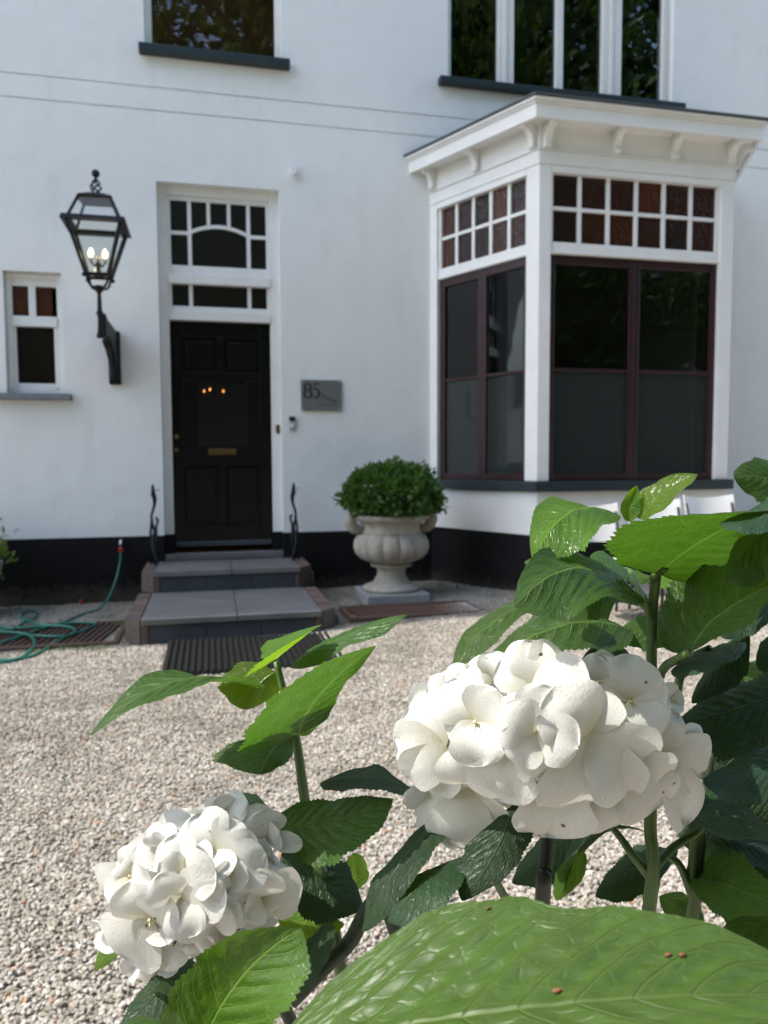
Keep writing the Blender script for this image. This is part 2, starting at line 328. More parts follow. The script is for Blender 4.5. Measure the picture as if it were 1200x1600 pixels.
LEAFBIG = leaf_mat('broad_glossy_leaf', (.040,.072,.012), (.085,.135,.028), (.075,.13,.008), .30, .42, nv=11, bstr=.7, bdist=.0016, tert=.8)
LEAFGL = leaf_mat('sunlit_glossy_leaf', (.040,.105,.012), (.14,.23,.04), (.12,.24,.008), .34, .26, nv=8, bstr=.5, tert=.6)  # brighter copy of the leaf green, sunlight put into its colour
SEPAL = sepal_mat()
STEMG = pmat('green_stem', (.075,.13,.025), (.05,.09,.02), .45, 60, bstr=.3, bdist=.001, bscale=300)
STEMD = pmat('dark_stem', (.03,.045,.02), (.02,.028,.014), .5, 60, bstr=.3, bdist=.001, bscale=300)
EYE = pmat('cream_floret_eye', (.60,.54,.34), (.42,.34,.16), .6, 200, bstr=0)
BOX = foliage_mat('box_leaves', (.022,.070,.014), (.085,.19,.034), (.11,.24,.02), .3, .36)
POTPL = foliage_mat('pot_plant_leaves', (.06,.11,.02), (.16,.22,.04), (.2,.3,.03), .3)
TREEL = foliage_mat('tree_leaves', (.030,.062,.016), (.085,.14,.03), (.16,.26,.03), .35, .5)

# ------------------------------------------------------------------ ground
def gravel_ground():
    m, nt, n, l, b = nodemat('fine_gravel')
    g = N(nt, 'ShaderNodeNewGeometry').outputs['Position']
    vo = N(nt, 'ShaderNodeTexVoronoi'); vo.inputs['Scale'].default_value = 70; l.new(g, vo.inputs['Vector'])
    r = ramp(nt, vo.outputs['Color'], [(.1, (.20,.165,.135)), (.45, (.40,.36,.315)), (.8, (.52,.49,.45))])
    big = noise_n(nt, 1.1, 5, .6, g); br = ramp(nt, big.outputs[0], [(.3, (.74,.71,.68)), (.62, (1,1,1))])
    mx = N(nt, 'ShaderNodeMix', data_type='RGBA', blend_type='MULTIPLY'); mx.inputs[0].default_value = 1
    l.new(r.outputs[0], mx.inputs[6]); l.new(br.outputs[0], mx.inputs[7]); l.new(mx.outputs[2], b.inputs['Base Color'])
    b.inputs['Roughness'].default_value = .85; bump(nt, b, vo.outputs['Distance'], .9, .012).invert = True
    xs = [-60,-30,-14,-8,-5,-3.5,-2.5,-1.5,-.5,0,.5,1,1.5,2,2.5,3,3.5,4.5,7,12,25,60]; ys = [-70,-35,-20,-12,-9,-7,-5,-3,-1.5,0,3,12,60]
    o = MB(); o.add([(x,y,ground_z(x,y)-.006) for y in ys for x in xs], [(j*len(xs)+i, j*len(xs)+i+1, (j+1)*len(xs)+i+1, (j+1)*len(xs)+i) for j in range(len(ys)-1) for i in range(len(xs)-1)])
    tag(o.build('ground', m, smooth=True), kind='structure')
gravel_ground()
def added_lawn():  # unseen green ground, added to darken the glass reflections
    m = pmat('added_lawn', (.045,.075,.018), (.028,.05,.012), .9, 1.2, bstr=.6, bdist=.03, bscale=40)
    xs = [-60,-25,-8,-.5,1,2,3,4.5,12,30,60]
    o = MB().add([(x,y,ground_z(x,y)+.002) for y in (-70,-10.5) for x in xs], [(i,i+1,len(xs)+i+1,len(xs)+i) for i in range(len(xs)-1)]).build('added_lawn', m)
    tag(o, kind='structure')
added_lawn()
def gravel_stones():
    m, nt, n, l, b = nodemat('marble_gravel')
    at_ = N(nt, 'ShaderNodeAttribute', attribute_type='INSTANCER', attribute_name='tone')
    r = ramp(nt, at_.outputs['Fac'], [(0, (.16,.15,.125)), (.08, (.22,.20,.165)), (.22, (.275,.255,.21)), (.48, (.305,.286,.248)), (.78, (.365,.347,.31)), (.96, (.47,.46,.43)), (.99, (.33,.20,.12))])
    r.color_ramp.interpolation = 'LINEAR'
    g = N(nt, 'ShaderNodeNewGeometry').outputs['Position']; no = noise_n(nt, 130, 4, .6, g)
    br = ramp(nt, no.outputs[0], [(.3, (.75,.73,.70)), (.6, (1,1,1))])
    mx = N(nt, 'ShaderNodeMix', data_type='RGBA', blend_type='MULTIPLY'); mx.inputs[0].default_value = 1
    big = noise_n(nt, 2.6, 6, .68, g); bgr = ramp(nt, big.outputs[0], [(.36, (.74,.71,.66)), (.54, (1.04,1.01,.97))])
    mb_ = N(nt, 'ShaderNodeMix', data_type='RGBA', blend_type='MULTIPLY'); mb_.inputs[0].default_value = 1; l.new(br.outputs[0], mb_.inputs[6]); l.new(bgr.outputs[0], mb_.inputs[7])
    l.new(r.outputs[0], mx.inputs[6]); l.new(mb_.outputs[2], mx.inputs[7]); l.new(mx.outputs[2], b.inputs['Base Color'])
    b.inputs['Roughness'].default_value = .75; bump(nt, b, no.outputs[0], .3, .003)
    r_ = np.random.default_rng(3); pts = []
    # jittered grid over the yard in front of the house, dense enough to hide the bed
    def fill(x0, x1, y0, y1, d, seed):
        nx, ny = int((x1-x0)/d), int((y1-y0)/d)
        X, Y = np.meshgrid(np.arange(nx), np.arange(ny)); X = X.ravel(); Y = Y.ravel()
        X = x0+(X+r_.uniform(0, 1.0, X.size))*d; Y = y0+(Y+r_.uniform(0, 1.0, Y.size))*d
        return np.stack([X, Y], 1)
    P = np.concatenate([fill(-2.9, 4.6, -6.9, -.02, .0118, 1)])
    dist = -CAM.y+P[:,1]; lat = P[:,0]-np.tan(YAW)*dist
    keep = np.abs(lat) < .62*dist+.5
    for (x0, x1, y0, y1) in [(-.6,.92,-1.85,0.2), (-.33,.86,-2.8,-1.85), (-1.75,-.68,-1.80,-.98), (1.08,2.2,-1.71,-1.18)]:
        keep &= ~((P[:,0]>x0)&(P[:,0]<x1)&(P[:,1]>y0)&(P[:,1]<y1))
    # the bay stands here
    bx = (P[:,1] > -1.25) & (P[:,0] > 2.225-.496*P[:,1]); keep &= ~bx
    keep &= P[:,0] < 5.2
    P = P[keep]
    Z = np.array([ground_z(x, y)+.006*noise.noise(Vector((x*9, y*9, 0)))+.008*noise.noise(Vector((x*2.5, y*2.5, 5))) for x, y in P])+r_.uniform(-.006, .005, len(P))
    me = bpy.data.meshes.new('gravel'); me.from_pydata([(x, y, z) for (x, y), z in zip(P, Z)], [], [])
    t = me.attributes.new('tone_src', 'FLOAT', 'POINT'); t.data.foreach_set('value', r_.uniform(0, 1, len(P)).astype(np.float32))
    o = link('gravel', me); tag(o, 'loose pale marble gravel covering the front yard', 'gravel', kind='stuff')
    ng = bpy.data.node_groups.new('gravel', 'GeometryNodeTree')
    ng.interface.new_socket('Geometry', in_out='INPUT', socket_type='NodeSocketGeometry'); ng.interface.new_socket('Geometry', in_out='OUTPUT', socket_type='NodeSocketGeometry')
    gi, go = ng.nodes.new('NodeGroupInput'), ng.nodes.new('NodeGroupOutput'); L = ng.links.new
    ico = ng.nodes.new('GeometryNodeMeshIcoSphere'); ico.inputs['Radius'].default_value = .0082; ico.inputs['Subdivisions'].default_value = 2
    sp = ng.nodes.new('GeometryNodeSetPosition'); nz = ng.nodes.new('ShaderNodeTexNoise'); nz.inputs['Scale'].default_value = 110; nz.inputs['Detail'].default_value = 1
    sub = ng.nodes.new('ShaderNodeVectorMath'); sub.operation = 'SUBTRACT'; sub.inputs[1].default_value = (.5,.5,.5); mul = ng.nodes.new('ShaderNodeVectorMath'); mul.operation = 'SCALE'; mul.inputs['Scale'].default_value = .013
    L(nz.outputs['Color'], sub.inputs[0]); L(sub.outputs[0], mul.inputs[0]); L(mul.outputs[0], sp.inputs['Offset']); L(ico.outputs['Mesh'], sp.inputs['Geometry'])
    sm = ng.nodes.new('GeometryNodeSetMaterial'); sm.inputs['Material'].default_value = m; L(sp.outputs[0], sm.inputs[0])
    ip = ng.nodes.new('GeometryNodeInstanceOnPoints'); L(gi.outputs[0], ip.inputs['Points']); L(sm.outputs[0], ip.inputs['Instance'])
    rv = ng.nodes.new('FunctionNodeRandomValue'); rv.data_type = 'FLOAT_VECTOR'; rv.inputs[0].default_value = (-.5,-.5,0); rv.inputs[1].default_value = (.5,.5,6.28); L(rv.outputs[0], ip.inputs['Rotation'])
    rs = ng.nodes.new('FunctionNodeRandomValue'); rs.data_type = 'FLOAT_VECTOR'; rs.inputs[0].default_value = (.6,.55,.40); rs.inputs[1].default_value = (1.35,1.15,.75); rs.inputs['Seed'].default_value = 4; L(rs.outputs[0], ip.inputs['Scale'])
    na = ng.nodes.new('GeometryNodeInputNamedAttribute'); na.data_type = 'FLOAT'; na.inputs['Name'].default_value = 'tone_src'
    st = ng.nodes.new('GeometryNodeStoreNamedAttribute'); st.data_type = 'FLOAT'; st.domain = 'INSTANCE'; st.inputs['Name'].default_value = 'tone'
    L(ip.outputs[0], st.inputs['Geometry']); rt_ = ng.nodes.new('FunctionNodeRandomValue'); rt_.data_type = 'FLOAT'; rt_.inputs['Seed'].default_value = 9; L(rt_.outputs[1], st.inputs['Value']); L(st.outputs[0], go.inputs[0])
    ng.nodes.remove(na)
    md = o.modifiers.new('gravel', 'NODES'); md.node_group = ng
gravel_stones()

# ------------------------------------------------------------------ house
house = thing('house', (1.5, 0, -1.326), 'white rendered house with black plinth, front door and bay window', 'house')
PLZ = -.70
HX0, HX1, HTOP = -16, 12, 11.5  # unseen length and height sized so the facade stays in shade
OPEN = [(-.433,.705,-.95,2.618), (-1.780,-1.287,.63,1.735), (-.505,.757,3.80,5.75), (2.414,4.95,3.82,5.75)]
def wall():
    grooves = [(3.452,3.466), (3.246,3.260)]
    xs = sorted({HX0, HX1, *[v for o in OPEN for v in o[:2]]}); zs = sorted({-1.5, PLZ, HTOP, *[v for o in OPEN for v in o[2:]], *[v for g in grooves for v in g]})
    xs = sorted(set(xs) | {2.3, 5.35}); mb = MB(); pl = MB()
    def hole(x, z): return any(o[0] < x < o[1] and o[2] < z < o[3] for o in OPEN) or (2.3 < x < 5.35 and -.70 < z < 2.6185)
    for i in range(len(xs)-1):
        for j in range(len(zs)-1):
            x0, x1, z0, z1 = xs[i], xs[i+1], zs[j], zs[j+1]
            if hole((x0+x1)/2, (z0+z1)/2): continue
            gr = any(abs(z0-g[0]) < 1e-6 for g in grooves); y = .014 if gr else 0
            if z1 <= PLZ+1e-6: continue
            mb.add([(x0,y,z0),(x1,y,z0),(x1,y,z1),(x0,y,z1)], [(0,1,2,3)])
            if gr: mb.add([(x0,0,z0),(x1,0,z0),(x1,y,z0),(x0,y,z0)], [(0,1,2,3)]); mb.add([(x0,0,z1),(x1,0,z1),(x1,y,z1),(x0,y,z1)], [(3,2,1,0)])
    for (x0, x1, z0, z1) in OPEN:
        d = .30; zz = max(z0, PLZ)
        mb.add([(x0,0,zz),(x0,d,zz),(x0,d,z1),(x0,0,z1)], [(0,1,2,3)]); mb.add([(x1,0,zz),(x1,d,zz),(x1,d,z1),(x1,0,z1)], [(3,2,1,0)])
        mb.add([(x0,0,z1),(x1,0,z1),(x1,d,z1),(x0,d,z1)], [(0,1,2,3)])
        if z0 > PLZ: mb.add([(x0,0,z0),(x1,0,z0),(x1,d,z0),(x0,d,z0)], [(3,2,1,0)])
    # unseen gables and back, added to block the sun
    mb.add([(HX0,0,-1.5),(HX0,11,-1.5),(HX0,11,HTOP),(HX0,0,HTOP)], [(3,2,1,0)]); mb.add([(HX1,0,-1.5),(HX1,11,-1.5),(HX1,11,HTOP),(HX1,0,HTOP)], [(0,1,2,3)])
    mb.add([(HX0,11,-1.5),(HX1,11,-1.5),(HX1,11,HTOP),(HX0,11,HTOP)], [(3,2,1,0)])
    mb.build('wall', WALL, house)
    for x0, x1 in ((HX0, -.433), (.705, 2.26)): boxp('plinth', BLACKPL, house, x0, x1, -.012, .2, -1.6, PLZ-.002, bevel=.006)
    boxp('plinth', BLACKPL, house, 5.38, HX1, -.012, .2, -1.6, PLZ-.002, bevel=.006)
    # unseen roof added to block the sun, shade edge set by eaves
    MB().prism([(HX0-.5,-.82),(HX1+.5,-.82),(HX1+.5,11.5),(HX0-.5,11.5)], HTOP, HTOP+.18).build('shade_eaves', PAINT, house)
    MB().add([(HX0-.5,-.77,HTOP+.18),(HX1+.5,-.77,HTOP+.18),(HX1+.5,11.5,HTOP+.18),(HX0-.5,11.5,HTOP+.18),(HX0+5,5.5,HTOP+4),(HX1-5,5.5,HTOP+4)], [(0,1,5,4),(1,2,5),(2,3,4,5),(3,0,4)]).build('roof', TILE, house)
wall()
def room(name, mat, x0, x1, y0, y1, z0, z1):     # inside of a room, open towards the front
    MB().add([(x0,y0,z0),(x1,y0,z0),(x1,y1,z0),(x0,y1,z0),(x0,y0,z1),(x1,y0,z1),(x1,y1,z1),(x0,y1,z1)], [(0,1,2,3),(7,6,5,4),(1,5,6,2),(2,6,7,3),(3,7,4,0)]).build(name, mat, house)
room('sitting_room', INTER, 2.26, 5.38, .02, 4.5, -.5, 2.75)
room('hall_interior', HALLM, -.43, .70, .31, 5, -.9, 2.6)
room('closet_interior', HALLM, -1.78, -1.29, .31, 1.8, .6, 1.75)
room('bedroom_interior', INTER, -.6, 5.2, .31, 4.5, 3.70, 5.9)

# plain window: frame boards, panes, bars
def window(name, x0, x1, z0, z1, y, fw_, panes, glassm, fd=.07, mat=PAINT):
    fr = MB(); fr.box(x0, x0+fw_, y, y+fd, z0, z1); fr.box(x1-fw_, x1, y, y+fd, z0, z1); fr.box(x0+fw_, x1-fw_, y+.002, y+fd, z1-fw_, z1); fr.box(x0+fw_, x1-fw_, y+.002, y+fd, z0, z0+fw_)
    o = fr.build(name, mat, house, bevel=.005)
    for (a, b, c, d) in panes: MB().box(a, b, y+.035, y+.041, c, d).build('pane', glassm, o)
    return o
# upper-left window
wl = window('window', -.505, .757, 3.80, 5.75, .09, .062, [(-.45,.70,3.85,5.70)], GLASSC)
boxp('blind', CURTAIN, wl, -.44, .69, .15, .165, 3.86, 5.70)
boxp('window_sill', DARKSILL, wl, -.553, .822, -.085, .1, 3.735, 3.812, bevel=.006)
# upper-right window: four lights
wr = window('window', 2.414, 4.95, 3.82, 5.75, .06, .05, [(2.462,2.965,3.85,5.72),(3.14,3.61,3.85,5.72),(3.69,4.137,3.85,5.72),(4.363,4.85,3.85,5.72)], GLASS)
for a, b in ((2.965,3.14),(3.61,3.69),(4.137,4.363),(4.85,4.90)): boxp('mullion', PAINT, wr, a, b, .045, .125, 3.868, 5.70, bevel=.008)
for a, b in ((3.02,3.06),(4.22,4.26)): boxp('mullion', PAINT, wr, a, b, .03, .044, 3.868, 5.70, bevel=.004)
boxp('window_sill', DARKSILL, wr, 2.309, 5.064, -.085, .07, 3.755, 3.822, bevel=.006)
# small window left of the lantern
ws = window('window', -1.775, -1.292, .635, 1.73, .07, .05, [(-1.725,-1.585,1.35,1.615),(-1.525,-1.385,1.35,1.615)], STAIN)
MB().box(-1.712,-1.376,.105,.111,.735,1.25).build('pane', DKGL, ws)
ws.data.materials[0] = PAINT
boxp('glazing_bar', PAINT, ws, -1.585, -1.525, .075, .13, 1.34, 1.66); boxp('rail', PAINT, ws, -1.724, -1.343, .055, .14, 1.25, 1.345, bevel=.008)
for a in ((-1.724,-1.70,.69,1.25),(-1.376,-1.343,.69,1.25)): boxp('stile', PAINT, ws, a[0], a[1], .078, .14, a[2], a[3])
boxp('bottom_rail', PAINT, ws, -1.699, -1.377, .079, .14, .686, .735); boxp('top_rail', PAINT, ws, -1.724, -1.343, .076, .14, 1.618, 1.679)
boxp('window_sill', GREYSILL, ws, -1.95, -1.222, -.09, .08, .575, .632, bevel=.006)

# front door and its fanlights
def door():
    fr = MB(); y0, y1 = .085, .17
    fr.box(-.433,-.345,y0,y1,-.70,2.618); fr.box(.613,.705,y0,y1,-.70,2.618); fr.box(-.345,.613,y0+.002,y1,2.53,2.618)
    fr.box(-.345,.613,y0-.02,y1,1.705,1.80); fr.box(-.345,.613,y0-.015,y1,1.362,1.455)
    for a in ((-.345,-.315),(.585,.613)): fr.box(a[0],a[1],y0+.018,y1,1.80,2.53); fr.box(a[0],a[1],y0+.018,y1,1.455,1.705)
    fr.box(-.315,.585,y0+.02,y1,2.49,2.53); fr.box(-.315,.585,y0+.02,y1,1.80,1.885); fr.box(-.315,.585,y0+.02,y1,1.455,1.50)
    f = fr.build('door_frame', PAINT, house, bevel=.005)
    for a in ((-.435,-.342),(.611,.707)): boxp('frame_base', BLACKPL, f, a[0], a[1], .075, .18, -.95, -.70)
    yb0, yb1 = .108, .15
    def archz(x):                               # under side of the curved bar
        u = (x-.135)/.29; return 2.19+.075*(1-u*u)
    xs = [(-.158,-.122),(.022,.056),(.214,.248),(.398,.434)]
    for i, (a, b) in enumerate(xs):
        z0 = 1.885 if i in (0, 3) else archz((a+b)/2)+.02
        boxp('glazing_bar', PAINT, f, a, b, yb0, yb1, z0, 2.49, bevel=.003)
        if i in (0, 3): boxp('glazing_bar', PAINT, f, a, b, yb0, yb1, 1.50, 1.705, bevel=.003)
    for a, b in ((-.315,-.158),(.434,.585)): boxp('glazing_bar', PAINT, f, a, b, yb0+.001, yb1, 2.172, 2.206, bevel=.003)
    n = 14; ax = [-.122+.52*i/n for i in range(n+1)]
    MB().extr([(x, archz(x)-.016) for x in ax]+[(x, archz(x)+.018) for x in reversed(ax)], yb0+.002, yb1).build('arched_bar', PAINT, f)
    P = lambda *b: MB().box(b[0], b[1], .128, .133, b[2], b[3]).build('pane', DKGL, f)
    cols = [(-.315,-.158),(-.122,.022),(.056,.214),(.248,.398),(.434,.585)]
    for i, (a, b) in enumerate(cols):
        if i in (0, 4): P(a,b,2.206,2.49); P(a,b,1.885,2.172); P(a,b,1.50,1.705)
        else: P(a, b, 2.19, 2.49)
    MB().extr([(-.122,1.885),(.398,1.885)]+[(x, archz(x)-.016) for x in reversed(ax)], .1345, .138).build('pane', DKGL, f)
    P(-.122,.398,1.50,1.705)
    # door leaf
    dl = MB(); y0, y1 = .13, .175
    X0, X1, Z0, Z1 = -.345, .613, -.83, 1.362
    vx = [X0, -.245, .10, .165, .51, X1]; zz = [Z0, -.60, -.02, .06, .135, .80, .885, 1.215, Z1]
    GX0, GX1, GZ0, GZ1 = -.11, .375, .165, .80    # glazed middle panel
    dl.box(X0, -.235, y0, y1, Z0, Z1); dl.box(.503, X1, y0, y1, Z0, Z1)
    dl.box(-.235,.503,y0,y1,1.21,Z1); dl.box(-.235,.503,y0,y1,.80,.88); dl.box(-.235,.503,y0,y1,-.04,.165); dl.box(-.235,.503,y0,y1,Z0,-.62)
    dl.box(-.235,GX0,y0,y1,.165,.80); dl.box(GX1,.503,y0,y1,.165,.80); dl.box(.10,.168,y0,y1,.88,1.21); dl.box(.10,.168,y0,y1,-.62,-.04)
    d = dl.build('front_door', DOORP, house, bevel=.006)
    for (a, b, c, e) in ((-.235,.10,.88,1.21),(.168,.503,.88,1.21),(-.235,.10,-.62,-.04),(.168,.503,-.62,-.04)):
        m = MB(); m.box(a, b, .152, .166, c, e); m.box(a+.04, b-.04, .138, .1515, c+.04, e-.04); m.build('door_panel', DOORP, d, bevel=.01)
    MB().box(GX0, GX1, .150, .155, GZ0, GZ1).build('pane', glass_mat('door_glass', (.35,.32,.28), film=.55, film_col=(.004,.004,.004), rough=.3, ripple=.2, rscale=40), d)
    boxp('letter_plate', BRASS, d, -.004, .262, .118, .129, .072, .135, bevel=.004)
    boxp('letter_flap', BRASS, d, .02, .238, .112, .1175, .088, .12, bevel=.003)
    turned('door_knob', [(.022,0),(.022,.006),(.010,.010),(.009,.03),(.020,.036),(.026,.048),(.022,.060),(.008,.066)], (-.300,.1295,.245), BRASS, d)
    turned('lock', [(.024,0),(.024,.008),(.018,.012)], (-.312,.1295,.118), BRASS, d)
    boxp('weather_bar', SLATE, d, -.33, .60, .085, .129, -.826, -.775, bevel=.008)
    boxp('threshold', BLUEST, house, -.432, .704, .0, .30, -.949, -.885, bevel=.006)
    turned('bell_push', [(.012,0),(.012,.004),(.010,.010),(.004,.012)], (.672,.0775,.325), BRASS, f)
    boxp('bell_plate', BRASS, f, .654, .690, .078, .0845, .282, .368, bevel=.003)
door()

# bay window
CX, CY = 2.845, -1.25; RX = 4.79
class Fr:                                       # wall face frame: u along the face, n outwards, z up
    def __init__(s, a, b):
        s.a = Vector((*a, 0)); d = Vector((b[0]-a[0], b[1]-a[1], 0)); s.L = d.length; s.u = d/s.L; s.n = Vector((s.u.y, -s.u.x, 0))
    def __call__(s, u, n, z):
        p = s.a+s.u*u-s.n*n; return (p.x, p.y, z)   # n counts inwards
FL, FF, FRt = Fr((2.225,0),(CX,CY)), Fr((CX,CY),(RX,CY)), Fr((RX,CY),(5.41,0))
bayp = [(2.225,.05),(CX,CY),(RX,CY),(5.41,.05)]
def inset(d):                                   # bay outline moved outwards by d
    res = []; n1, n2, n3 = FL.n, FF.n, FRt.n
    def isect(p, u, q, v):
        den = u.x*v.y-u.y*v.x; t = ((q.x-p.x)*v.y-(q.y-p.y)*v.x)/den; return p+u*t
    A, B, Cc = FL.a+n1*d, FF.a+n2*d, FRt.a+n3*d
    w0 = A+FL.u*((.0-A.y)/FL.u.y); c1 = isect(A, FL.u, B, FF.u); c2 = isect(B, FF.u, Cc, FRt.u); w1 = Cc+FRt.u*((.0-Cc.y)/FRt.u.y)
    return [(w0.x, w0.y), (c1.x, c1.y), (c2.x, c2.y), (w1.x, w1.y)]
def ring(d0, d1, z0, z1, mb=None):              # band round the three faces between outward offsets d0 < d1
    a, b = inset(d0), inset(d1); mb = mb or MB()
    for i in range(3):
        q = [b[i], b[i+1], a[i+1], a[i]]
        mb.prism(q, z0, z1)
    return mb
bay = MB()
a = inset(0); bay.prism([a[0],a[1],a[2],a[3],(a[3][0],.1),(a[0][0],.1)], -.675, -.278)
bay = bay.build('bay_window', WALL, house, bevel=.006); bay['label'] = 'three-sided bay with white posts and stained top lights'
a = inset(-.008); MB().prism([a[0],a[1],a[2],a[3],(a[3][0],.1),(a[0][0],.1)], -1.6, -.677).build('bay_plinth', BLACKPL, bay, bevel=.006)
ring(-.16, .055, -.275, -.186).build('bay_sill', DARKSILL, bay, bevel=.006)
a = inset(-.161); MB().prism([a[0],a[1],a[2],a[3],(a[3][0],.1),(a[0][0],.1)], -.274, -.20).build('inner_sill', PAINT, bay)
def post(poly): MB().prism(poly, -.185, 2.575).build('post', PAINT, bay, bevel=.006)
def corner_post(Fa, Fb, wa, wb):
    c = Fb.a; i = c-(Fa.n+Fb.n).normalized()*.17
    p = [c-Fa.u*wa, c, c+Fb.u*wb, c+Fb.u*wb-Fb.n*.11, i, c-Fa.u*wa-Fa.n*.11]
    post([(v.x, v.y) for v in p])
corner_post(FL, FF, .145, .115); corner_post(FF, FRt, .13, .13)
def quadpost(F, u0, u1): post([F(u0,0,0)[:2], F(u1,0,0)[:2], F(u1,.11,0)[:2], F(u0,.11,0)[:2]])
quadpost(FL, -.02, .10); quadpost(FRt, FRt.L-.10, FRt.L+.02)
# head beam, frieze, cornice
MB(FL).box(.101, FL.L-.146, .001, .11, 2.575-.06, 2.574).build('head_beam', PAINT, bay, bevel=.004)
MB(FF).box(.116, FF.L-.131, .001, .11, 2.515, 2.574).build('head_beam', PAINT, bay, bevel=.004)
MB(FRt).box(.131, FRt.L-.101, .001, .11, 2.515, 2.574).build('head_beam', PAINT, bay, bevel=.004)
ring(-.12, .006, 2.576, 2.69).build('frieze', PAINT, bay, bevel=.004)
ring(-.12, .020, 2.692, 2.706).build('frieze_moulding', PAINT, bay, bevel=.003)
ring(-.12, .002, 2.707, 2.915).build('frieze', PAINT, bay)
OV = .20
cor = MB(); pr = [(-.12,2.846,2.862),]
def slab(d0, d1, z0, z1, name, mat, bv=.004): ring(d0, d1, z0, z1).build(name, mat, bay, bevel=bv)
a = inset(OV-.02); MB().prism([a[0],a[1],a[2],a[3]], 2.905, 2.92).build('soffit', PAINT, bay)
slab(OV-.035, OV, 2.872, 2.985, 'cornice', PAINT); slab(OV-.035, OV+.015, 2.986, 3.003, 'cornice_moulding', PAINT); slab(OV-.035, OV+.035, 3.004, 3.032, 'cornice_moulding', PAINT, .008)
a = inset(OV+.05); b_ = inset(.0)
MB().add([(*p, 3.034) for p in a]+[(*p, 3.05) for p in a]+[(a[0][0]+.3,0,3.17),(a[3][0]-.3,0,3.17)], [(3,2,1,0),(0,1,5,4),(1,2,6,5),(2,3,7,6),(4,5,8),(5,6,9,8),(6,7,9)]).build('lead_roof', LEAD, bay)
def bracket_mesh():
    prof = [(0,2.708),(.0,2.904),(.158,2.904),(.158,2.872),(.150,2.858),(.132,2.850),(.118,2.856),(.098,2.846),(.074,2.822),(.058,2.79),(.052,2.76),(.060,2.738),(.058,2.720),(.046,2.710)]
    return prof
def bracket(F, u, wd=.06):
    mb = MB(lambda n, uu, z: F(u+uu, -n-.003, z)); mb.extr(bracket_mesh(), -wd/2, wd/2); mb.build('bracket', PAINT, bay, bevel=.005)
for u in (.06, .66, FL.L-.06): bracket(FL, u)
for u in (.06, .72, 1.30, FF.L-.06): bracket(FF, u)
for u in (.06, .7, FRt.L-.06): bracket(FRt, u)
def lights(F, u0, u1, cols):
    g = .0
    # top light: frame, bars, panes
    zt, zb = 2.53, 1.925
    m = MB(F); m.box(u0, u1, .02, .10, 1.822, zb); m.box(u0, u1, .03, .10, zt, 2.514); m.box(u0, u0+.03, .028, .10, zb, zt); m.box(u1-.03, u1, .028, .10, zb, zt)
    m.box(u0, u1, .012, .03, 1.826, 1.85)
    tl = m.build('top_light_frame', PAINT, bay, bevel=.004)
    a, b = u0+.03, u1-.03; w = (b-a-.036*(cols-1))/cols
    for i in range(1, cols): MB(F).box(a+i*w+(i-1)*.036, a+i*(w+.036), .04, .085, zb, zt).build('glazing_bar', PAINT, bay, bevel=.004)
    zm = 2.222
    for i in range(cols):
        x = a+i*(w+.036)
        MB(F).box(x, x+w, .041, .085, zm-.016, zm+.016).build('glazing_bar', PAINT, bay, bevel=.004)
        for (c, d) in ((zb, zm-.016), (zm+.016, zt)): MB(F).box(x, x+w, .062, .068, c, d).build('pane', STAIN, bay)
    # casements
    um = (u0+u1)/2
    for (p, q) in ((u0, um-.0015), (um+.0015, u1)):
        s = .062 if p == u0 else .052; e = .052 if p == u0 else .062
        m = MB(F); z0, z1 = -.184, 1.820; m.box(p, p+s, .045, .10, z0, z1); m.box(q-e, q, .045, .10, z0, z1); m.box(p+s, q-e, .046, .10, z1-.075, z1); m.box(p+s, q-e, .046, .10, z0, z0+.062); m.box(p+s, q-e, .05, .095, .80, .828)
        m.build('casement', BURG, bay, bevel=.004)
        MB(F).box(p+s, q-e, .070, .076, .828, z1-.075).build('pane', GLASS, bay); MB(F).box(p+s, q-e, .071, .077, z0+.062, .80).build('pane', FILM, bay)
lights(FL, .10, FL.L-.145, 5); lights(FF, .115, FF.L-.13, 6); lights(FRt, .13, FRt.L-.10, 5)

# things standing on the inner sill
def sill_at(x, y): v = at(x, y, 1)-CAM; t = (-.194-CAM.z)/v.z; return CAM+v*t
p = Vector((2.50,-.30,-.199)); tag(boxp('card_box', BLUECARD, None, p.x-.05, p.x+.05, p.y-.03, p.y+.03, p.z, p.z+.05), 'small blue and white box inside the bay window', 'box')
p = Vector((2.72,-.55,-.199)); tag(boxp('card_box', ORANGE, None, p.x-.06, p.x+.06, p.y-.04, p.y+.04, p.z, p.z+.15), 'orange box on the sill inside the bay window', 'box')
tag(MB().lathe([(.028,0),(.032,.01),(.040,.15),(.036,.15),(.03,.02)], (2.93,-.83,-.199), 20).build('tumbler', CHINA, smooth=True, auto=40), 'white tumbler on the sill inside the bay window', 'tumbler')
# chandelier in the hall
c = Vector((-.02,-CAM.y,0)); v = at(332,608,1)-CAM; c = CAM+v*((3.0-CAM.y)/v.y)
ch = thing('chandelier', c, 'lit brass chandelier seen through the front door glass', 'chandelier')
m = MB(); m.tube([c+Vector((0,0,1.5)), c+Vector((0,0,-.1))], .008); 
for k in range(6):
    a = k*math.pi/3+.3; m.tube([c+Vector((0,0,-.1)), c+Vector((.09*math.cos(a),.09*math.sin(a),-.13)), c+Vector((.15*math.cos(a),.15*math.sin(a),-.05))], .005)
m.build('arm', BRASS, ch, smooth=True)
for k in range(3):
    a = k*math.pi/1.5+.3; q = c+Vector((.15*math.cos(a), .15*math.sin(a), -.02)); MB().ball(q, .011, 6, (1,1,1.7)).build('bulb', BULBC, ch, smooth=True)

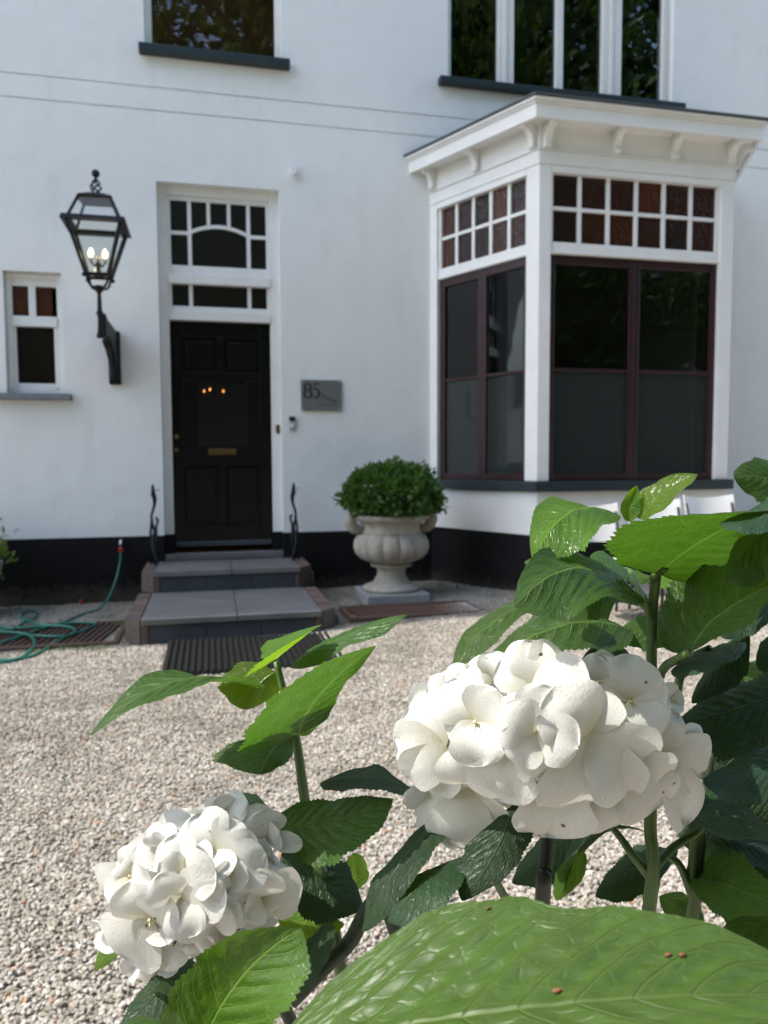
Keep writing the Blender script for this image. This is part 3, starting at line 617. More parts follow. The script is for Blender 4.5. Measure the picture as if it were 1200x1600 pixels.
# ------------------------------------------------------------------ steps
steps = thing('entrance_steps', (.18,-.9,-1.326), 'two blue stone steps edged with brick at the front door', 'steps')
def brick_mesh(mat, lx, ly, lz):
    m = MB().box(-lx/2, lx/2, -ly/2, ly/2, -lz/2, lz/2); me = bpy.data.meshes.new('brick'); me.from_pydata(m.v, [], m.f); me.materials.append(mat); return me
def make_step(xl, xr, yf, yb, zt, zb, edge):
    # xl, xr: outer sides; edge: width of the brick border; front corners cut off
    c = .115
    MB().prism([(xl+.006,yb),(xl+.006,yf+c),(xl+c,yf+.012),(xr-c,yf+.012),(xr-.006,yf+c),(xr-.006,yb)], zb, zt-.012).build('step_core', MORTAR, steps)
    # slabs
    x0, x1 = xl+edge, xr-edge; xm = (x0+x1)/2+.03; ym = yf+(yb-yf)*.5
    for (a, b) in ((x0+.004, xm-.004), (xm+.004, x1-.004)):
        for (p, q) in ((yf-.022, ym-.003), (ym+.003, yb-.002)):
            o = boxp('slab', BLUEST, steps, a, b, p, q, zt-.045, zt+rng.uniform(-.002,.002), bevel=.004)
    n = 3
    for i in range(n):
        a = x0+.055+(x1-x0-.11)*i/n; b = x0+.055+(x1-x0-.11)*(i+1)/n; boxp('riser', SLATE, steps, a+.002, b-.002, yf-.004, yf+.02, zb, zt-.0455, bevel=.003)
    L = yb-yf-c; k = max(2, round(L/.108)); d = L/k
    top = [brick_mesh(m_, edge-.010, d-.010, .07) for m_ in (BRICKM, BRICKG)]
    for i in range(k):
        for x in (xl+edge/2, xr-edge/2): link('brick', top[0 if rng.random() < (.45 if x < 0 else .8) else 1], steps, .004, (x, yf+c+d*(i+.5), zt-.035+rng.uniform(-.003,.002)), rng.uniform(-.02,.02))
    # bricks standing on end along the front corners and sides
    h = zt-zb-.075
    for sgn, X in ((1, xl), (-1, xr)):
        p0, p1 = Vector((X, yf+c, 0)), Vector((X+sgn*c, yf, 0)); mid = (p0+p1)/2
        l = (p1-p0).length
        fr = MB(lambda x, y, z, o=mid, u=(p1-p0).normalized(): (o.x+u.x*x-u.y*y, o.y+u.y*x+u.x*y, z))
        y0, y1 = (-.006, .06) if sgn > 0 else (-.06, .006)
        fr.box(-l/2+.004, l/2-.004, y0, y1, zt-h-.075, zt-.003); fr.build('brick', BRICKG, steps, bevel=.005)
        a, b = sorted((X+sgn*(c+.004), X+sgn*(edge+.05))); boxp('brick', BRICKG, steps, a, b, yf-.006, yf+.05, zt-h-.075, zt-.004, bevel=.005)
        boxp('brick', BRICKM if X > 0 else BRICKG, steps, *sorted((X+sgn*(c*.6), X+sgn*edge)), yf+.055, yf+c-.004, zt-.06, zt-.001, bevel=.005)
        for i in range(k):
            boxp('brick', BRICKG, steps, X-.004, X+.03, yf+c+d*i+.005, yf+c+d*(i+1)-.005, zt-h-.075, zt-.072, bevel=.004)
make_step(-.625, .935, -1.835, -.70, -1.135, -1.36, .118)
make_step(-.600, .900, -.705, -.015, -.950, -1.138, .108)

# boot scrapers / iron rails beside the door
def iron_rail(x, label, mir):
    y = -.12; zb, zt = -.95, -.205; o = thing('iron_rail', (x, y, zb), label, 'iron rail', 'wrought iron rails beside the door')
    zs = [zb+.0, zb+.12, zb+.24, -.55, -.44, -.36, -.30, -.25, zt]
    MB().tube([(x+mir*dx, y+dy, z) for dx, dy, z in ((0,0,zb),(.004,0,-.80),(.012,0,-.68),(-.008,0,-.58),(-.018,0,-.5),(.012,0,-.40),(.016,0,-.34),(.004,0,-.30),(0,0,zt))], [.015,.013,.013,.012,.012,.014,.021,.024,.010], 8).build('post', IRON, o, smooth=True)
    pts = []
    for i in range(25):
        t = i/24; pts.append((x+mir*(.02+.02*math.sin(t*9)), y-.30*t*(1-.2*t)+.02*math.sin(t*7), -.52-.40*t+.05*math.sin(t*6)))
    MB().tube(pts, .012, 6).build('scroll', IRON, o, smooth=True)
    MB().tube([(x-mir*.012, y-.02, -.52), (x-mir*.025, y-.06, -.66), (x-mir*.015, y-.03, -.80), (x-mir*.03, y-.05, zb)], .012, 6).build('twisted_bar', IRON, o, smooth=True)
    MB().tube([(x+mir*.03, y-.10, -.60), (x+mir*.035, y-.14, -.75), (x+mir*.02, y-.13, -.95)], .012, 6).build('twisted_bar', IRON, o, smooth=True)
    MB().tube([(x, y, -.26), (x+.05, y+.06, -.26), (x+.06, .0, -.26)], .003, 6).build('wall_tie', IRON, o, smooth=True)
    return o
iron_rail(-.522, 'black wrought iron rail on the lantern side of the door', 1)
iron_rail(.800, 'black wrought iron rail between the door and the urn', -1)

# ------------------------------------------------------------------ wall fittings
pq = thing('house_number_plaque', (1.098, 0, .655), 'grey metal plaque with the number 85 right of the door', 'plaque')
boxp('plate', PLAQUE, pq, .896, 1.299, -.022, -.004, .505, .807, bevel=.003)
for x in (.915, 1.28):
    for z in (.523, .79): turned('screw', [(.008,0),(.008,.004),(.004,.006)], (x,-.0218,z), SILVER, pq, 10)
def ribbon(name, pts, wid, y0, y1, parent, mat):
    n = len(pts); L_, R_ = [], []
    for i, (x, z) in enumerate(pts):
        a, b = pts[max(i-1,0)], pts[min(i+1,n-1)]; dx, dz = b[0]-a[0], b[1]-a[1]; l = math.hypot(dx, dz) or 1
        w = wid(i/(n-1)) if callable(wid) else wid
        L_.append((x-dz/l*w/2, z+dx/l*w/2)); R_.append((x+dz/l*w/2, z-dx/l*w/2))
    vs = [(x,y0,z) for x,z in L_]+[(x,y0,z) for x,z in R_]
    MB().add(vs, [(i, n+i, n+i+1, i+1) for i in range(n-1)]).build(name, mat, parent)
def ell(cx, cz, rx, rz, a0, a1, n=28): return [(cx+rx*math.cos(R(a0+(a1-a0)*i/n)), cz+rz*math.sin(R(a0+(a1-a0)*i/n))) for i in range(n+1)]
YD = -.0235
thick = lambda cx, lo=.007, hi=.020: (lambda f: f)
def ringw(t): return .008+.015*abs(math.cos(2*math.pi*t))
ribbon('digit_eight', ell(.962,.737,.030,.033,0,360), ringw, YD, 0, pq, INK); ribbon('digit_eight', ell(.962,.668,.036,.040,0,360), ringw, YD, 0, pq, INK)
ribbon('digit_five', [(1.078,.772),(1.06,.766),(1.028,.766)], .014, YD, 0, pq, INK); ribbon('digit_five', [(1.028,.771),(1.022,.73),(1.018,.708)], .008, YD-.0002, 0, pq, INK)
ribbon('digit_five', ell(1.038,.676,.036,.044,128,-150), lambda t: .009+.016*math.sin(math.pi*min(1,t*1.05))**2, YD-.0004, 0, pq, INK)
scr = [(1.095+.0035*i+.010*math.sin(i*.95), .655-.0016*i+(.018+.008*math.sin(i*.37))*math.sin(i*.95+.8)) for i in range(46)]
ribbon('script_lettering', scr, .0045, YD-.0006, 0, pq, INK)
scr = [(1.03+.0045*i, .565+.006*math.sin(i*1.3)) for i in range(46)]; ribbon('script_lettering', scr, .003, YD-.0008, 0, pq, INK)

db = thing('doorbell', (.803,0,.38), 'silver and black doorbell button under the plaque', 'doorbell')
boxp('casing', SILVER, db, .770, .838, -.028, -.003, .308, .45, bevel=.014); boxp('camera_window', BLACKPLAS, db, .7745, .8335, -.033, -.0285, .40, .444, bevel=.008)
turned('button', [(.018,0),(.018,.006),(.012,.009)], (.804,-.0282,.352), CHINA, db)
sn = thing('wall_sensor', (.845,0,2.785), 'small white sensor box on the wall above the door', 'sensor')
boxp('casing', PAINT, sn, .812, .880, -.06, -.002, 2.765, 2.83, bevel=.01); MB().ball((.846,-.04,2.758), .026, 8, (1,1,.8)).build('lens', CHINA, sn, smooth=True)

# lantern
def lantern():
    X, Y = -.865, -.75
    o = thing('wall_lantern', (-.835,0,.97), 'large black iron lantern with two lit bulbs on the wall', 'lantern')
    m = MB(); m.box(-.893,-.785,-.05,-.004,.725,1.218); m.box(-.88,-.80,-.085,-.051,.76,1.17); m.build('wall_plate', IRON, o, bevel=.012)
    for z in (.78,.97,1.15): MB().ball((-.84,-.088,z), .016, 6).build('rivet', IRON, o, smooth=True)
    poly = [(-.07,1.215),(-.70,1.215),(Y-.03,1.24),(Y-.03,1.05),(-.62,1.08),(-.42,1.06),(-.22,.98),(-.12,.86),(-.08,.76)]
    mb = MB(lambda a, b, z: (-.845+b, a, z)); mb.extr(poly, -.032, .032); mb.build('bracket_arm', IRON, o, bevel=.006)
    m = MB(lambda a, b, z: (-.845+b, a, z)); m.tube([(-.10,0,.80),(-.30,0,.93),(-.5,0,1.0),(-.66,0,1.03)], .022); m.build('bracket_arm', IRON, o, smooth=True)
    MB().lathe([(.026,1.04),(.034,1.06),(.022,1.09),(.018,1.20),(.030,1.25),(.020,1.27),(.015,1.40),(.024,1.42),(.040,1.435),(.046,1.455),(.030,1.47)], (X,Y,0), 18).build('stem', IRON, o, smooth=True, auto=50)
    for k in range(4):
        a = math.pi/4+k*math.pi/2; ca, sa = math.cos(a), math.sin(a)
        MB().tube([(X+ca*r, Y+sa*r, z) for r, z in ((.03,1.45),(.075,1.455),(.105,1.485),(.118,1.53),(.128,1.565))], .010, 6).build('scroll', IRON, o, smooth=True)
        MB().ball((X+ca*.142, Y+sa*.142, 1.535), .018, 6).build('finial', IRON, o, smooth=True)
    zb, zr, zt = 1.55, 1.945, 2.165; rb, rr, rt_ = .088, .205, .118
    def corner(k, r, z): a = math.pi/4+k*math.pi/2; s = r*math.sqrt(2); return Vector((X+s*math.cos(a), Y+s*math.sin(a), z))
    def frame_bar(p, q, r, nm): MB().tube([p, q], r, 4).build(nm, IRON, o)
    for k in range(4):
        frame_bar(corner(k,rb,zb), corner(k,rr,zr), .018, 'corner_bar'); frame_bar(corner(k,rr-.01,zr+.03), corner(k,rt_,zt), .015, 'corner_bar')
        frame_bar(corner(k,rb,zb), corner(k+1,rb,zb), .013, 'bottom_bar')
        for (r0, z0, r1, z1) in ((rb-.002,zb,rr-.006,zr),(rr-.014,zr+.03,rt_-.004,zt)):
            c0, c1, c2, c3 = corner(k,r0,z0), corner(k+1,r0,z0), corner(k+1,r1,z1), corner(k,r1,z1)
            MB().add([c0,c1,c2,c3], [(0,1,2,3)]).build('glass_pane', LAMPGL, o)
    m = MB()
    for (r0, r1, z0, z1) in ((rr-.025,rr+.045,zr-.005,zr+.03),):
        for k in range(4):
            p = [corner(k,r1,z0), corner(k+1,r1,z0), corner(k+1,r0,z0), corner(k,r0,z0)]; q = [corner(k,r1-.012,z1), corner(k+1,r1-.012,z1), corner(k+1,r0,z1), corner(k,r0,z1)]
            m.add([tuple(v) for v in p+q], [(3,2,1,0),(4,5,6,7),(0,1,5,4),(2,3,7,6)])
    m.build('rim', IRON, o)
    m = MB().add([tuple(corner(k,rt_+.012,zt-.012)) for k in range(4)]+[tuple(corner(k,rt_+.012,zt+.004)) for k in range(4)]+[tuple(corner(k,.05,zt+.045)) for k in range(4)],
        [(3,2,1,0)]+[(i,(i+1)%4,4+(i+1)%4,4+i) for i in range(4)]+[(4+i,4+(i+1)%4,8+(i+1)%4,8+i) for i in range(4)]+[(8,9,10,11)]); m.build('cap', IRON, o)
    # basket twist and ball
    zc = zt+.045
    for k in range(4):
        pts = []
        for i in range(13):
            t = i/12; a = k*math.pi/2+t*math.pi*1.2; r = .008+.034*math.sin(math.pi*t)**.8; pts.append((X+r*math.cos(a), Y+r*math.sin(a), zc+t*.115))
        MB().tube(pts, .0075, 6).build('basket_twist', IRON, o, smooth=True)
    MB().lathe([(.012,.11),(.018,.12),(.010,.13),(.010,.145)], (X,Y,zc), 12).build('collar', IRON, o, smooth=True)
    MB().ball((X,Y,zc+.168), .033, 10).build('ball_finial', IRON, o, smooth=True)
    # burner with candles
    MB().lathe([(.07,1.556),(.07,1.565),(.02,1.575),(.018,1.63),(.03,1.64),(.018,1.66)], (X,Y,0), 16).build('burner', IRON, o, smooth=True, auto=40)
    for k in range(4):
        a = R(10)+k*math.pi/2; px, py = X+.055*math.cos(a), Y+.055*math.sin(a)
        MB().tube([(X,Y,1.64),(X+.03*math.cos(a),Y+.03*math.sin(a),1.625),(px,py,1.66)], .007, 6).build('candle_arm', IRON, o, smooth=True)
        MB().lathe([(.012,1.66),(.02,1.668),(.013,1.675),(.013,1.70)], (px,py,0), 12).build('candle', SILVER, o, smooth=True)
        if k in (0, 2): MB().lathe([(.010,1.701),(.016,1.715),(.018,1.735),(.012,1.757),(.003,1.77)], (px,py,0), 14).build('bulb', BULB, o, smooth=True)
lantern()

# tap and hose
tp = thing('garden_tap', (-.826,-.03,-.78), 'steel tap low on the black plinth with hose attached', 'tap')
MB().tube([(-.826,0,-.735),(-.826,-.05,-.735),(-.826,-.065,-.75),(-.826,-.066,-.80)], .014, 10).build('spout', STEEL, tp, smooth=True)
MB().lathe([(.017,-.80),(.02,-.805),(.02,-.835),(.016,-.84)], (-.826,-.066,0), 12).build('connector', REDPL, tp, smooth=True, auto=40)
def spline(pts, k=8):
    out = []; P = [Vector(p) for p in pts]; P = [P[0]*2-P[1]]+P+[P[-1]*2-P[-2]]
    for i in range(1, len(P)-2):
        for j in range(k):
            t = j/k; a, b, c, d = P[i-1:i+3]
            out.append(.5*((2*b)+(c-a)*t+(2*a-5*b+4*c-d)*t*t+(3*b-a-3*c+d)*t**3))
    return out+[P[-2]]
hp = [Vector((-.826,-.066,-.84)), Vector((-.832,-.08,-.92)), Vector((-.86,-.14,-1.06)), Vector((-.91,-.26,-1.21)), Vector((-.98,-.42,-1.30))]
hpx = [(128,960,.014),(100,972,.016),(60,984,.03),(20,998,.03),(-30,1012,.014),(-90,1010,.014),(-110,985,.014),(-50,975,.014),(20,981,.03),(80,978,.035),(110,980,.035),(117,987,.035),(100,994,.03),(50,993,.03),
       (0,988,.03),(-60,998,.014),(-80,1025,.014),(-20,1036,.014),(25,1030,.014),(48,1016,.016),(54,1003,.03),(44,992,.04),(15,988,.05),(-30,990,.05),(-100,1000,.03),(-80,1040,.014),(-10,1033,.014),(45,1026,.014),(75,1012,.014),(90,1001,.016),
       (150,976,.03),(120,973,.03),(70,977,.03),(38,968,.025),(36,958,.014),(55,955,.014),(58,962,.014),(40,972,.03),(10,985,.03),(-40,980,.02),(-90,970,.014)]
hp += [on_ground(*p) for p in hpx]
tag(MB().tube(spline(hp, 6), .0105, 8).build('garden_hose', HOSE, smooth=True), 'green garden hose coiled loosely on the grate by the tap', 'hose')
p = on_ground(127,942,.016); tag(MB().lathe([(.018,-.012),(.02,0),(.012,.02),(.006,.03)], p, 10).build('hose_nozzle', REDPL, smooth=True), 'small red hose fitting lying at the foot of the plinth', 'hose fitting')

# ground grates
def grate(x0, x1, y0, y1, label, slant, nb):
    zc = ground_z((x0+x1)/2, (y0+y1)/2)+.004
    o = thing('drain_grate', ((x0+x1)/2,(y0+y1)/2,zc), label, 'grate')
    m = MB(); m.box(x0,x1,y0,y0+.06,zc-.03,zc+.022); m.box(x0,x1,y1-.05,y1,zc-.03,zc+.018); m.box(x0,x0+.04,y0+.06,y1-.05,zc-.03,zc+.017); m.box(x1-.04,x1,y0+.06,y1-.05,zc-.03,zc+.017); m.build('frame', RUST, o, bevel=.004)
    MB().box(x0+.03,x1-.03,y0+.05,y1-.04,zc-.06,zc-.03).build('drain_bed', SOIL, o)
    w = .017; b = MB().add([(-w/2-slant/2,y0-(y0+y1)/2+.055,-.028),(w/2-slant/2,y0-(y0+y1)/2+.055,-.028),(w/2+slant/2,y1-(y0+y1)/2-.045,-.028),(-w/2+slant/2,y1-(y0+y1)/2-.045,-.028)]+
        [(-w/2-slant/2,y0-(y0+y1)/2+.055,.012),(w/2-slant/2,y0-(y0+y1)/2+.055,.012),(w/2+slant/2,y1-(y0+y1)/2-.045,.012),(-w/2+slant/2,y1-(y0+y1)/2-.045,.012)], [(0,3,2,1),(4,5,6,7),(0,1,5,4),(1,2,6,5),(2,3,7,6),(3,0,4,7)])
    me = bpy.data.meshes.new('grate_bar'); me.from_pydata(b.v, [], b.f); me.materials.append(RUST)
    for i in range(nb):
        x = x0+.06+abs(slant)/2+(x1-x0-.12-abs(slant))*i/(nb-1); link('grate_bar', me, o, 0, (x,(y0+y1)/2,zc+rng.uniform(-.001,.001)))
grate(-1.76,-.675,-1.80,-.98, 'rusty iron drain grate under the green hose', .10, 19)
grate(1.06,2.22,-1.72,-1.17, 'rusty iron drain grate in front of the urn', -.10, 20)
# moss and weeds round the drain
def tufts():
    r = random.Random(4); m = MB()
    for px, py, n, sp in ((188,992,50,.05),(190,978,40,.04),(110,1014,45,.07),(60,1020,45,.07),(150,1016,30,.06),(70,952,20,.06),(205,944,16,.04)):
        c = on_ground(px, py)
        for _ in range(n):
            p = c+Vector((r.gauss(0,sp), r.gauss(0,sp*.5), 0)); p.z = ground_z(p.x, p.y); a = r.uniform(0, 6.28); h = r.uniform(.015,.045); d = Vector((math.cos(a), math.sin(a), 0))*.004; e = Vector((r.gauss(0,.012), r.gauss(0,.012), h))
            m.add([p-d, p+d, p+e*.6+d*.8, p+e, p+e*.6-d*.8], [(0,1,2,3,4)])
    tag(m.build('moss_tufts', POTPL), 'short green moss and weeds in the gravel by the drain', 'moss', kind='stuff')
tufts()
# ribbed mat
mt = thing('ribbed_doormat', (.27,-2.35,-1.31), 'black ribbed rubber mat on the gravel below the steps', 'doormat')
z = ground_z(.27,-2.3)
boxp('mat_base', RUBBER, mt, -.315, .855, -2.80, -1.90, z-.01, z+.010, bevel=.004)
rb = MB().box(-.011,.011,-.44,.44,0,.014); me = bpy.data.meshes.new('rib'); me.from_pydata(rb.v, [], rb.f); me.materials.append(RUBBER)
for i in range(28): link('rib', me, mt, .003, (-.29+1.12*i/27,-2.35,z+.0095))

# ------------------------------------------------------------------ urn with box bush
UX, UY = 1.60, -.86; UZ = ground_z(UX, UY)
urn = thing('stone_urn', (UX,UY,UZ), 'fluted pale stone urn with scroll handles beside the steps', 'urn')
boxp('base_block', STONEB, urn, UX-.285, UX+.285, UY-.285, UY+.285, UZ-.02, UZ+.092, bevel=.012)
MB().lathe([(.25,.093),(.262,.11),(.255,.13),(.225,.14),(.17,.165),(.135,.215),(.125,.265),(.14,.30),(.185,.312),(.19,.33),(.16,.345)], (UX,UY,UZ), 48).build('foot', STONE, urn, smooth=True, auto=60)
def fl(a, k): return (.10*abs(math.cos(a*7))**.6-.05)*([0,.35,.8,1,1,1,.9,.5,0][k] if k < 9 else 0)
MB().lathe([(.14,.34),(.20,.352),(.27,.385),(.315,.435),(.333,.495),(.325,.55),(.305,.585),(.285,.605),(.275,.615)], (UX,UY,UZ), 160, fl).build('bowl', STONE, urn, smooth=True)
MB().lathe([(.27,.612),(.272,.63),(.258,.65),(.262,.69),(.29,.715),(.33,.735),(.345,.755),(.34,.78),(.315,.785),(.30,.765),(.29,.72),(.12,.70)], (UX,UY,UZ), 56, lambda a, k: .03*math.sin(a*20) if k in (6,7) else 0).build('rim', STONE, urn, smooth=True)
for s in (-1, 1):
    pts = [(UX+s*r, UY-.02*i/9, UZ+zz) for i, (r, zz) in enumerate(((.27,.67),(.30,.65),(.34,.66),(.37,.695),(.38,.735),(.365,.768),(.33,.78),(.30,.775)))]
    MB().tube(spline(pts, 4), [.035+.02*math.sin(math.pi*i/28) for i in range(29)], 10).build('handle', STONE, urn, smooth=True)
def leaf_cloud(nt, per, cfun, ls, seed, up=.35, spread=.9):
    r = random.Random(seed); mb = MB(); V, Fc = mb.v, mb.f
    for _ in range(nt):
        c, nrm = cfun(r)
        for _ in range(per):
            d = (nrm*.9+Vector((r.gauss(0,.6), r.gauss(0,.6), r.gauss(0,.6)+up))).normalized(); p = c+Vector((r.gauss(0,1), r.gauss(0,1), r.gauss(0,1)))*ls*spread
            s = d.cross(Vector((r.gauss(0,1), r.gauss(0,1), r.gauss(0,1)))).normalized(); L = ls*r.uniform(.7,1.25); W = L*.27; nn = d.cross(s)*L*.1
            o = len(V); V += [tuple(p), tuple(p+d*L*.5+s*W+nn), tuple(p+d*L), tuple(p+d*L*.5-s*W+nn)]; Fc += [(o,o+1,o+2),(o,o+2,o+3)]
    return mb
bush = thing('box_bush', (UX,UY,UZ+.75), 'rounded dark green box bush growing in the stone urn', 'bush')
BC = Vector((UX+.015, UY, UZ+.93))
def bfun(r):
    th = r.uniform(0, 2*math.pi); u = r.uniform(-.75, 1); q = math.sqrt(max(0, 1-u*u)); n = Vector((q*math.cos(th), q*math.sin(th), u))
    k = 1+.14*noise.noise(n*2.6+Vector((3,1,2)))+.12*noise.noise(n*6); k *= r.uniform(.66, 1.0)**.5*(1.07 if r.random() < .12 else 1)
    return BC+Vector((n.x*.435*k, n.y*.43*k, n.z*(.285 if u > 0 else .18)*k)), n
leaf_cloud(640, 12, bfun, .055, 5, spread=.42).build('foliage', BOX, bush)
m = MB()
for i in range(26):
    a = rng.uniform(0, 6.28); q = rng.uniform(.1,.42); m.tube([(UX+.05*math.cos(a),UY+.05*math.sin(a),UZ+.70), (UX+q*.6*math.cos(a),UY+q*.6*math.sin(a),UZ+.88), (UX+q*math.cos(a),UY+q*math.sin(a),UZ+1.08)], [.012,.008,.004], 5)
m.build('branches', BARK, bush)
# pot at the left edge
PX, PY = -2.03, -.42; PZ = ground_z(PX, PY)
pot = thing('plant_pot', (PX,PY,PZ), 'tall pale grey plant pot at the left edge by the plinth', 'pot')
MB().lathe([(.17,0),(.18,.01),(.215,.25),(.25,.43),(.262,.45),(.262,.48),(.235,.48),(.22,.44),(.05,.42)], (PX,PY,PZ), 40).build('body', POTM, pot, smooth=True, auto=40)
pp = thing('potted_plant', (PX,PY,PZ+.42), 'yellow green leafy plant in the pot at the left edge', 'plant')
def pfun(r):
    th = r.uniform(0, 6.28); u = r.uniform(-.3, 1); q = math.sqrt(1-u*u); n = Vector((q*math.cos(th), q*math.sin(th), u)); return Vector((PX,PY,PZ+.50))+Vector((n.x*.27,n.y*.27,n.z*.20))*r.uniform(.5,1), n
leaf_cloud(110, 8, pfun, .075, 8).build('foliage', POTPL, pp)
m = MB()
for i in range(8): a = i*.8; m.tube([(PX,PY,PZ+.42),(PX+.15*math.cos(a),PY+.15*math.sin(a),PZ+.58)], .006, 5)
m.build('stems', STEMG, pp)

# ------------------------------------------------------------------ garden chairs
def chair(x, y, rz, label):
    gz = ground_z(x, y); o = thing('garden_chair', (x,y,gz), label, 'chair', 'white garden chairs below the bay'); ca, sa = math.cos(rz), math.sin(rz)
    xf = lambda a, b, z: (x+a*ca-b*sa, y+a*sa+b*ca, gz+z)
    W = .235; n = 12
    # seat shell: curved sheet with thickness, front towards -b
    m = MB(xf); g = []
    for j in range(7):
        for i in range(n+1):
            u = -1+2*i/n; v = j/6; g.append((u*W*(1-.04*v), -.22+.42*v, .455-.022*(1-u*u)*(.4+.6*math.sin(math.pi*v))-.03*max(0,.2-v)*5*(.2)))
    k = len(g); g2 = [(a,b,z-.012) for a,b,z in g]; fs = [(j*(n+1)+i, j*(n+1)+i+1, (j+1)*(n+1)+i+1, (j+1)*(n+1)+i) for j in range(6) for i in range(n)]
    m.add(g+g2, fs+[tuple(k+q for q in reversed(f)) for f in fs]+[(i, k+i, k+i+1, i+1) for i in range(n)]+[(6*(n+1)+i, 6*(n+1)+i+1, k+6*(n+1)+i+1, k+6*(n+1)+i) for i in range(n)]); m.build('seat', CHAIRW, o, smooth=True, auto=40)
    m = MB(xf); g = []
    for j in range(8):
        v = j/7; zt = .57+.27*v
        for i in range(n+1):
            u = -1+2*i/n; g.append((u*W*(.93+.07*v), .235+.07*v+.045*(1-u*u), zt+(.028*u*u*v)-(.015*u*u*(1-v))))
    g2 = [(a,b+.012,z) for a,b,z in g]; k = len(g); fs = [(j*(n+1)+i, j*(n+1)+i+1, (j+1)*(n+1)+i+1, (j+1)*(n+1)+i) for j in range(7) for i in range(n)]
    rim = [0*(n+1)+i for i in range(n+1)]+[j*(n+1)+n for j in range(1,8)]+[7*(n+1)+i for i in range(n-1,-1,-1)]+[j*(n+1) for j in range(6,0,-1)]
    m.add(g+g2, fs+[tuple(k+q for q in reversed(f)) for f in fs]+[(rim[i], rim[i-1], k+rim[i-1], k+rim[i]) for i in range(len(rim))]); m.build('backrest', CHAIRW, o, smooth=True, auto=40)
    for s in (-1, 1):
        MB(xf).tube([(s*.215,-.20,0),(s*.20,-.17,.44)], .011).build('leg', IRON, o, smooth=True)
        MB(xf).tube([(s*.215,.27,0),(s*.20,.20,.44),(s*.205,.235,.58),(s*.215,.30,.80)], .011).build('leg', IRON, o, smooth=True)
    MB(xf).tube([(-.2,-.17,.43),(.2,-.17,.43)], .009).build('stretcher', IRON, o, smooth=True)
chair(2.915,-2.45, .06, 'white garden chair nearest the urn, half behind hydrangea leaves')
chair(3.43,-2.45, -.03, 'white garden chair in the middle of three under the bay')
chair(3.95,-2.45, .03, 'white garden chair farthest from the front door')

# ------------------------------------------------------------------ trees opposite the house (mirrored in the window panes)
def tree_protos():
    out = []
    for sd in (1, 2):
        r = random.Random(sd); tr = MB(); H = 14
        tr.tube([(0,0,-.2),(.05,.03,3),(-.05,.1,7),(.05,0,H*.85)], [.32,.24,.16,.04], 8)
        tips = []
        for i in range(26):
            z = 1.8+i*.42; a = i*2.4+r.uniform(-.3,.3); L = 3.6*(1-.55*(z/H))*r.uniform(.8,1.15)
            e = Vector((L*math.cos(a), L*math.sin(a), z+L*.35)); tr.tube([(0,0,z),(e.x*.5,e.y*.5,z+L*.25),tuple(e)], [.09,.055,.015], 5); tips += [e, e*.7+Vector((0,0,z*.3)), Vector((e.x*.45, e.y*.45, z+L*.2))]
        def cf(q):
            t = q.choice(tips); d = Vector((q.gauss(0,.5), q.gauss(0,.5), q.gauss(0,.4))); return t+d, Vector((t.x,t.y,.6)).normalized()
        tm = bpy.data.meshes.new('trunk'); tm.from_pydata(tr.v, [], tr.f); tm.materials.append(BARK)
        lc = leaf_cloud(430, 20, cf, .27, sd); lm = bpy.data.meshes.new('crown'); lm.from_pydata(lc.v, [], lc.f); lm.materials.append(TREEL); out.append((tm, lm))
    return out
protos = tree_protos()
for i, (x, y, s, a) in enumerate([(-9,-18,1.5,0),(-4,-20,1.7,1),(1.5,-17,1.45,2),(5.5,-19,1.65,3),(9.5,-16.5,1.5,4),(13,-19,1.7,5),(17,-16,1.45,1.5),(22,-18,1.6,2.5)]):
    t = thing('tree', (x,y,ground_z(x,y)), 'broad leafy tree across the yard, mirrored in the window panes', 'tree', 'trees mirrored in the windows'); t.rotation_euler.z = a; t.scale = (s,s,s)
    for nm, me in zip(('trunk', 'crown'), protos[i % 2]):
        o = bpy.data.objects.new(nm, me); col.objects.link(o); o.parent = t

hd = thing('hedge', (5,-13.4,-1.2), 'unseen tall dark hedge added across the yard to darken the bay pane reflections', 'hedge')  # out of view, added to darken what the bay panes mirror
def hfun(r):
    x = r.uniform(-16, 26); f = r.random()
    if f < .7: return Vector((x, -12.6+.12*noise.noise(Vector((x*.8,0,3)))+r.uniform(-.12,.05), r.uniform(-1.15, 4.6))), Vector((0,1,.1))
    return Vector((x, r.uniform(-14,-12.6), 4.6+.5*noise.noise(Vector((x*.7,1,0))))), Vector((0,0,1))
leaf_cloud(2600, 11, hfun, .20, 21).build('foliage', TREEL, hd)
boxp('inner_branches', BARK, hd, -16, 26, -14, -12.85, -1.35, 4.3, bevel=0)

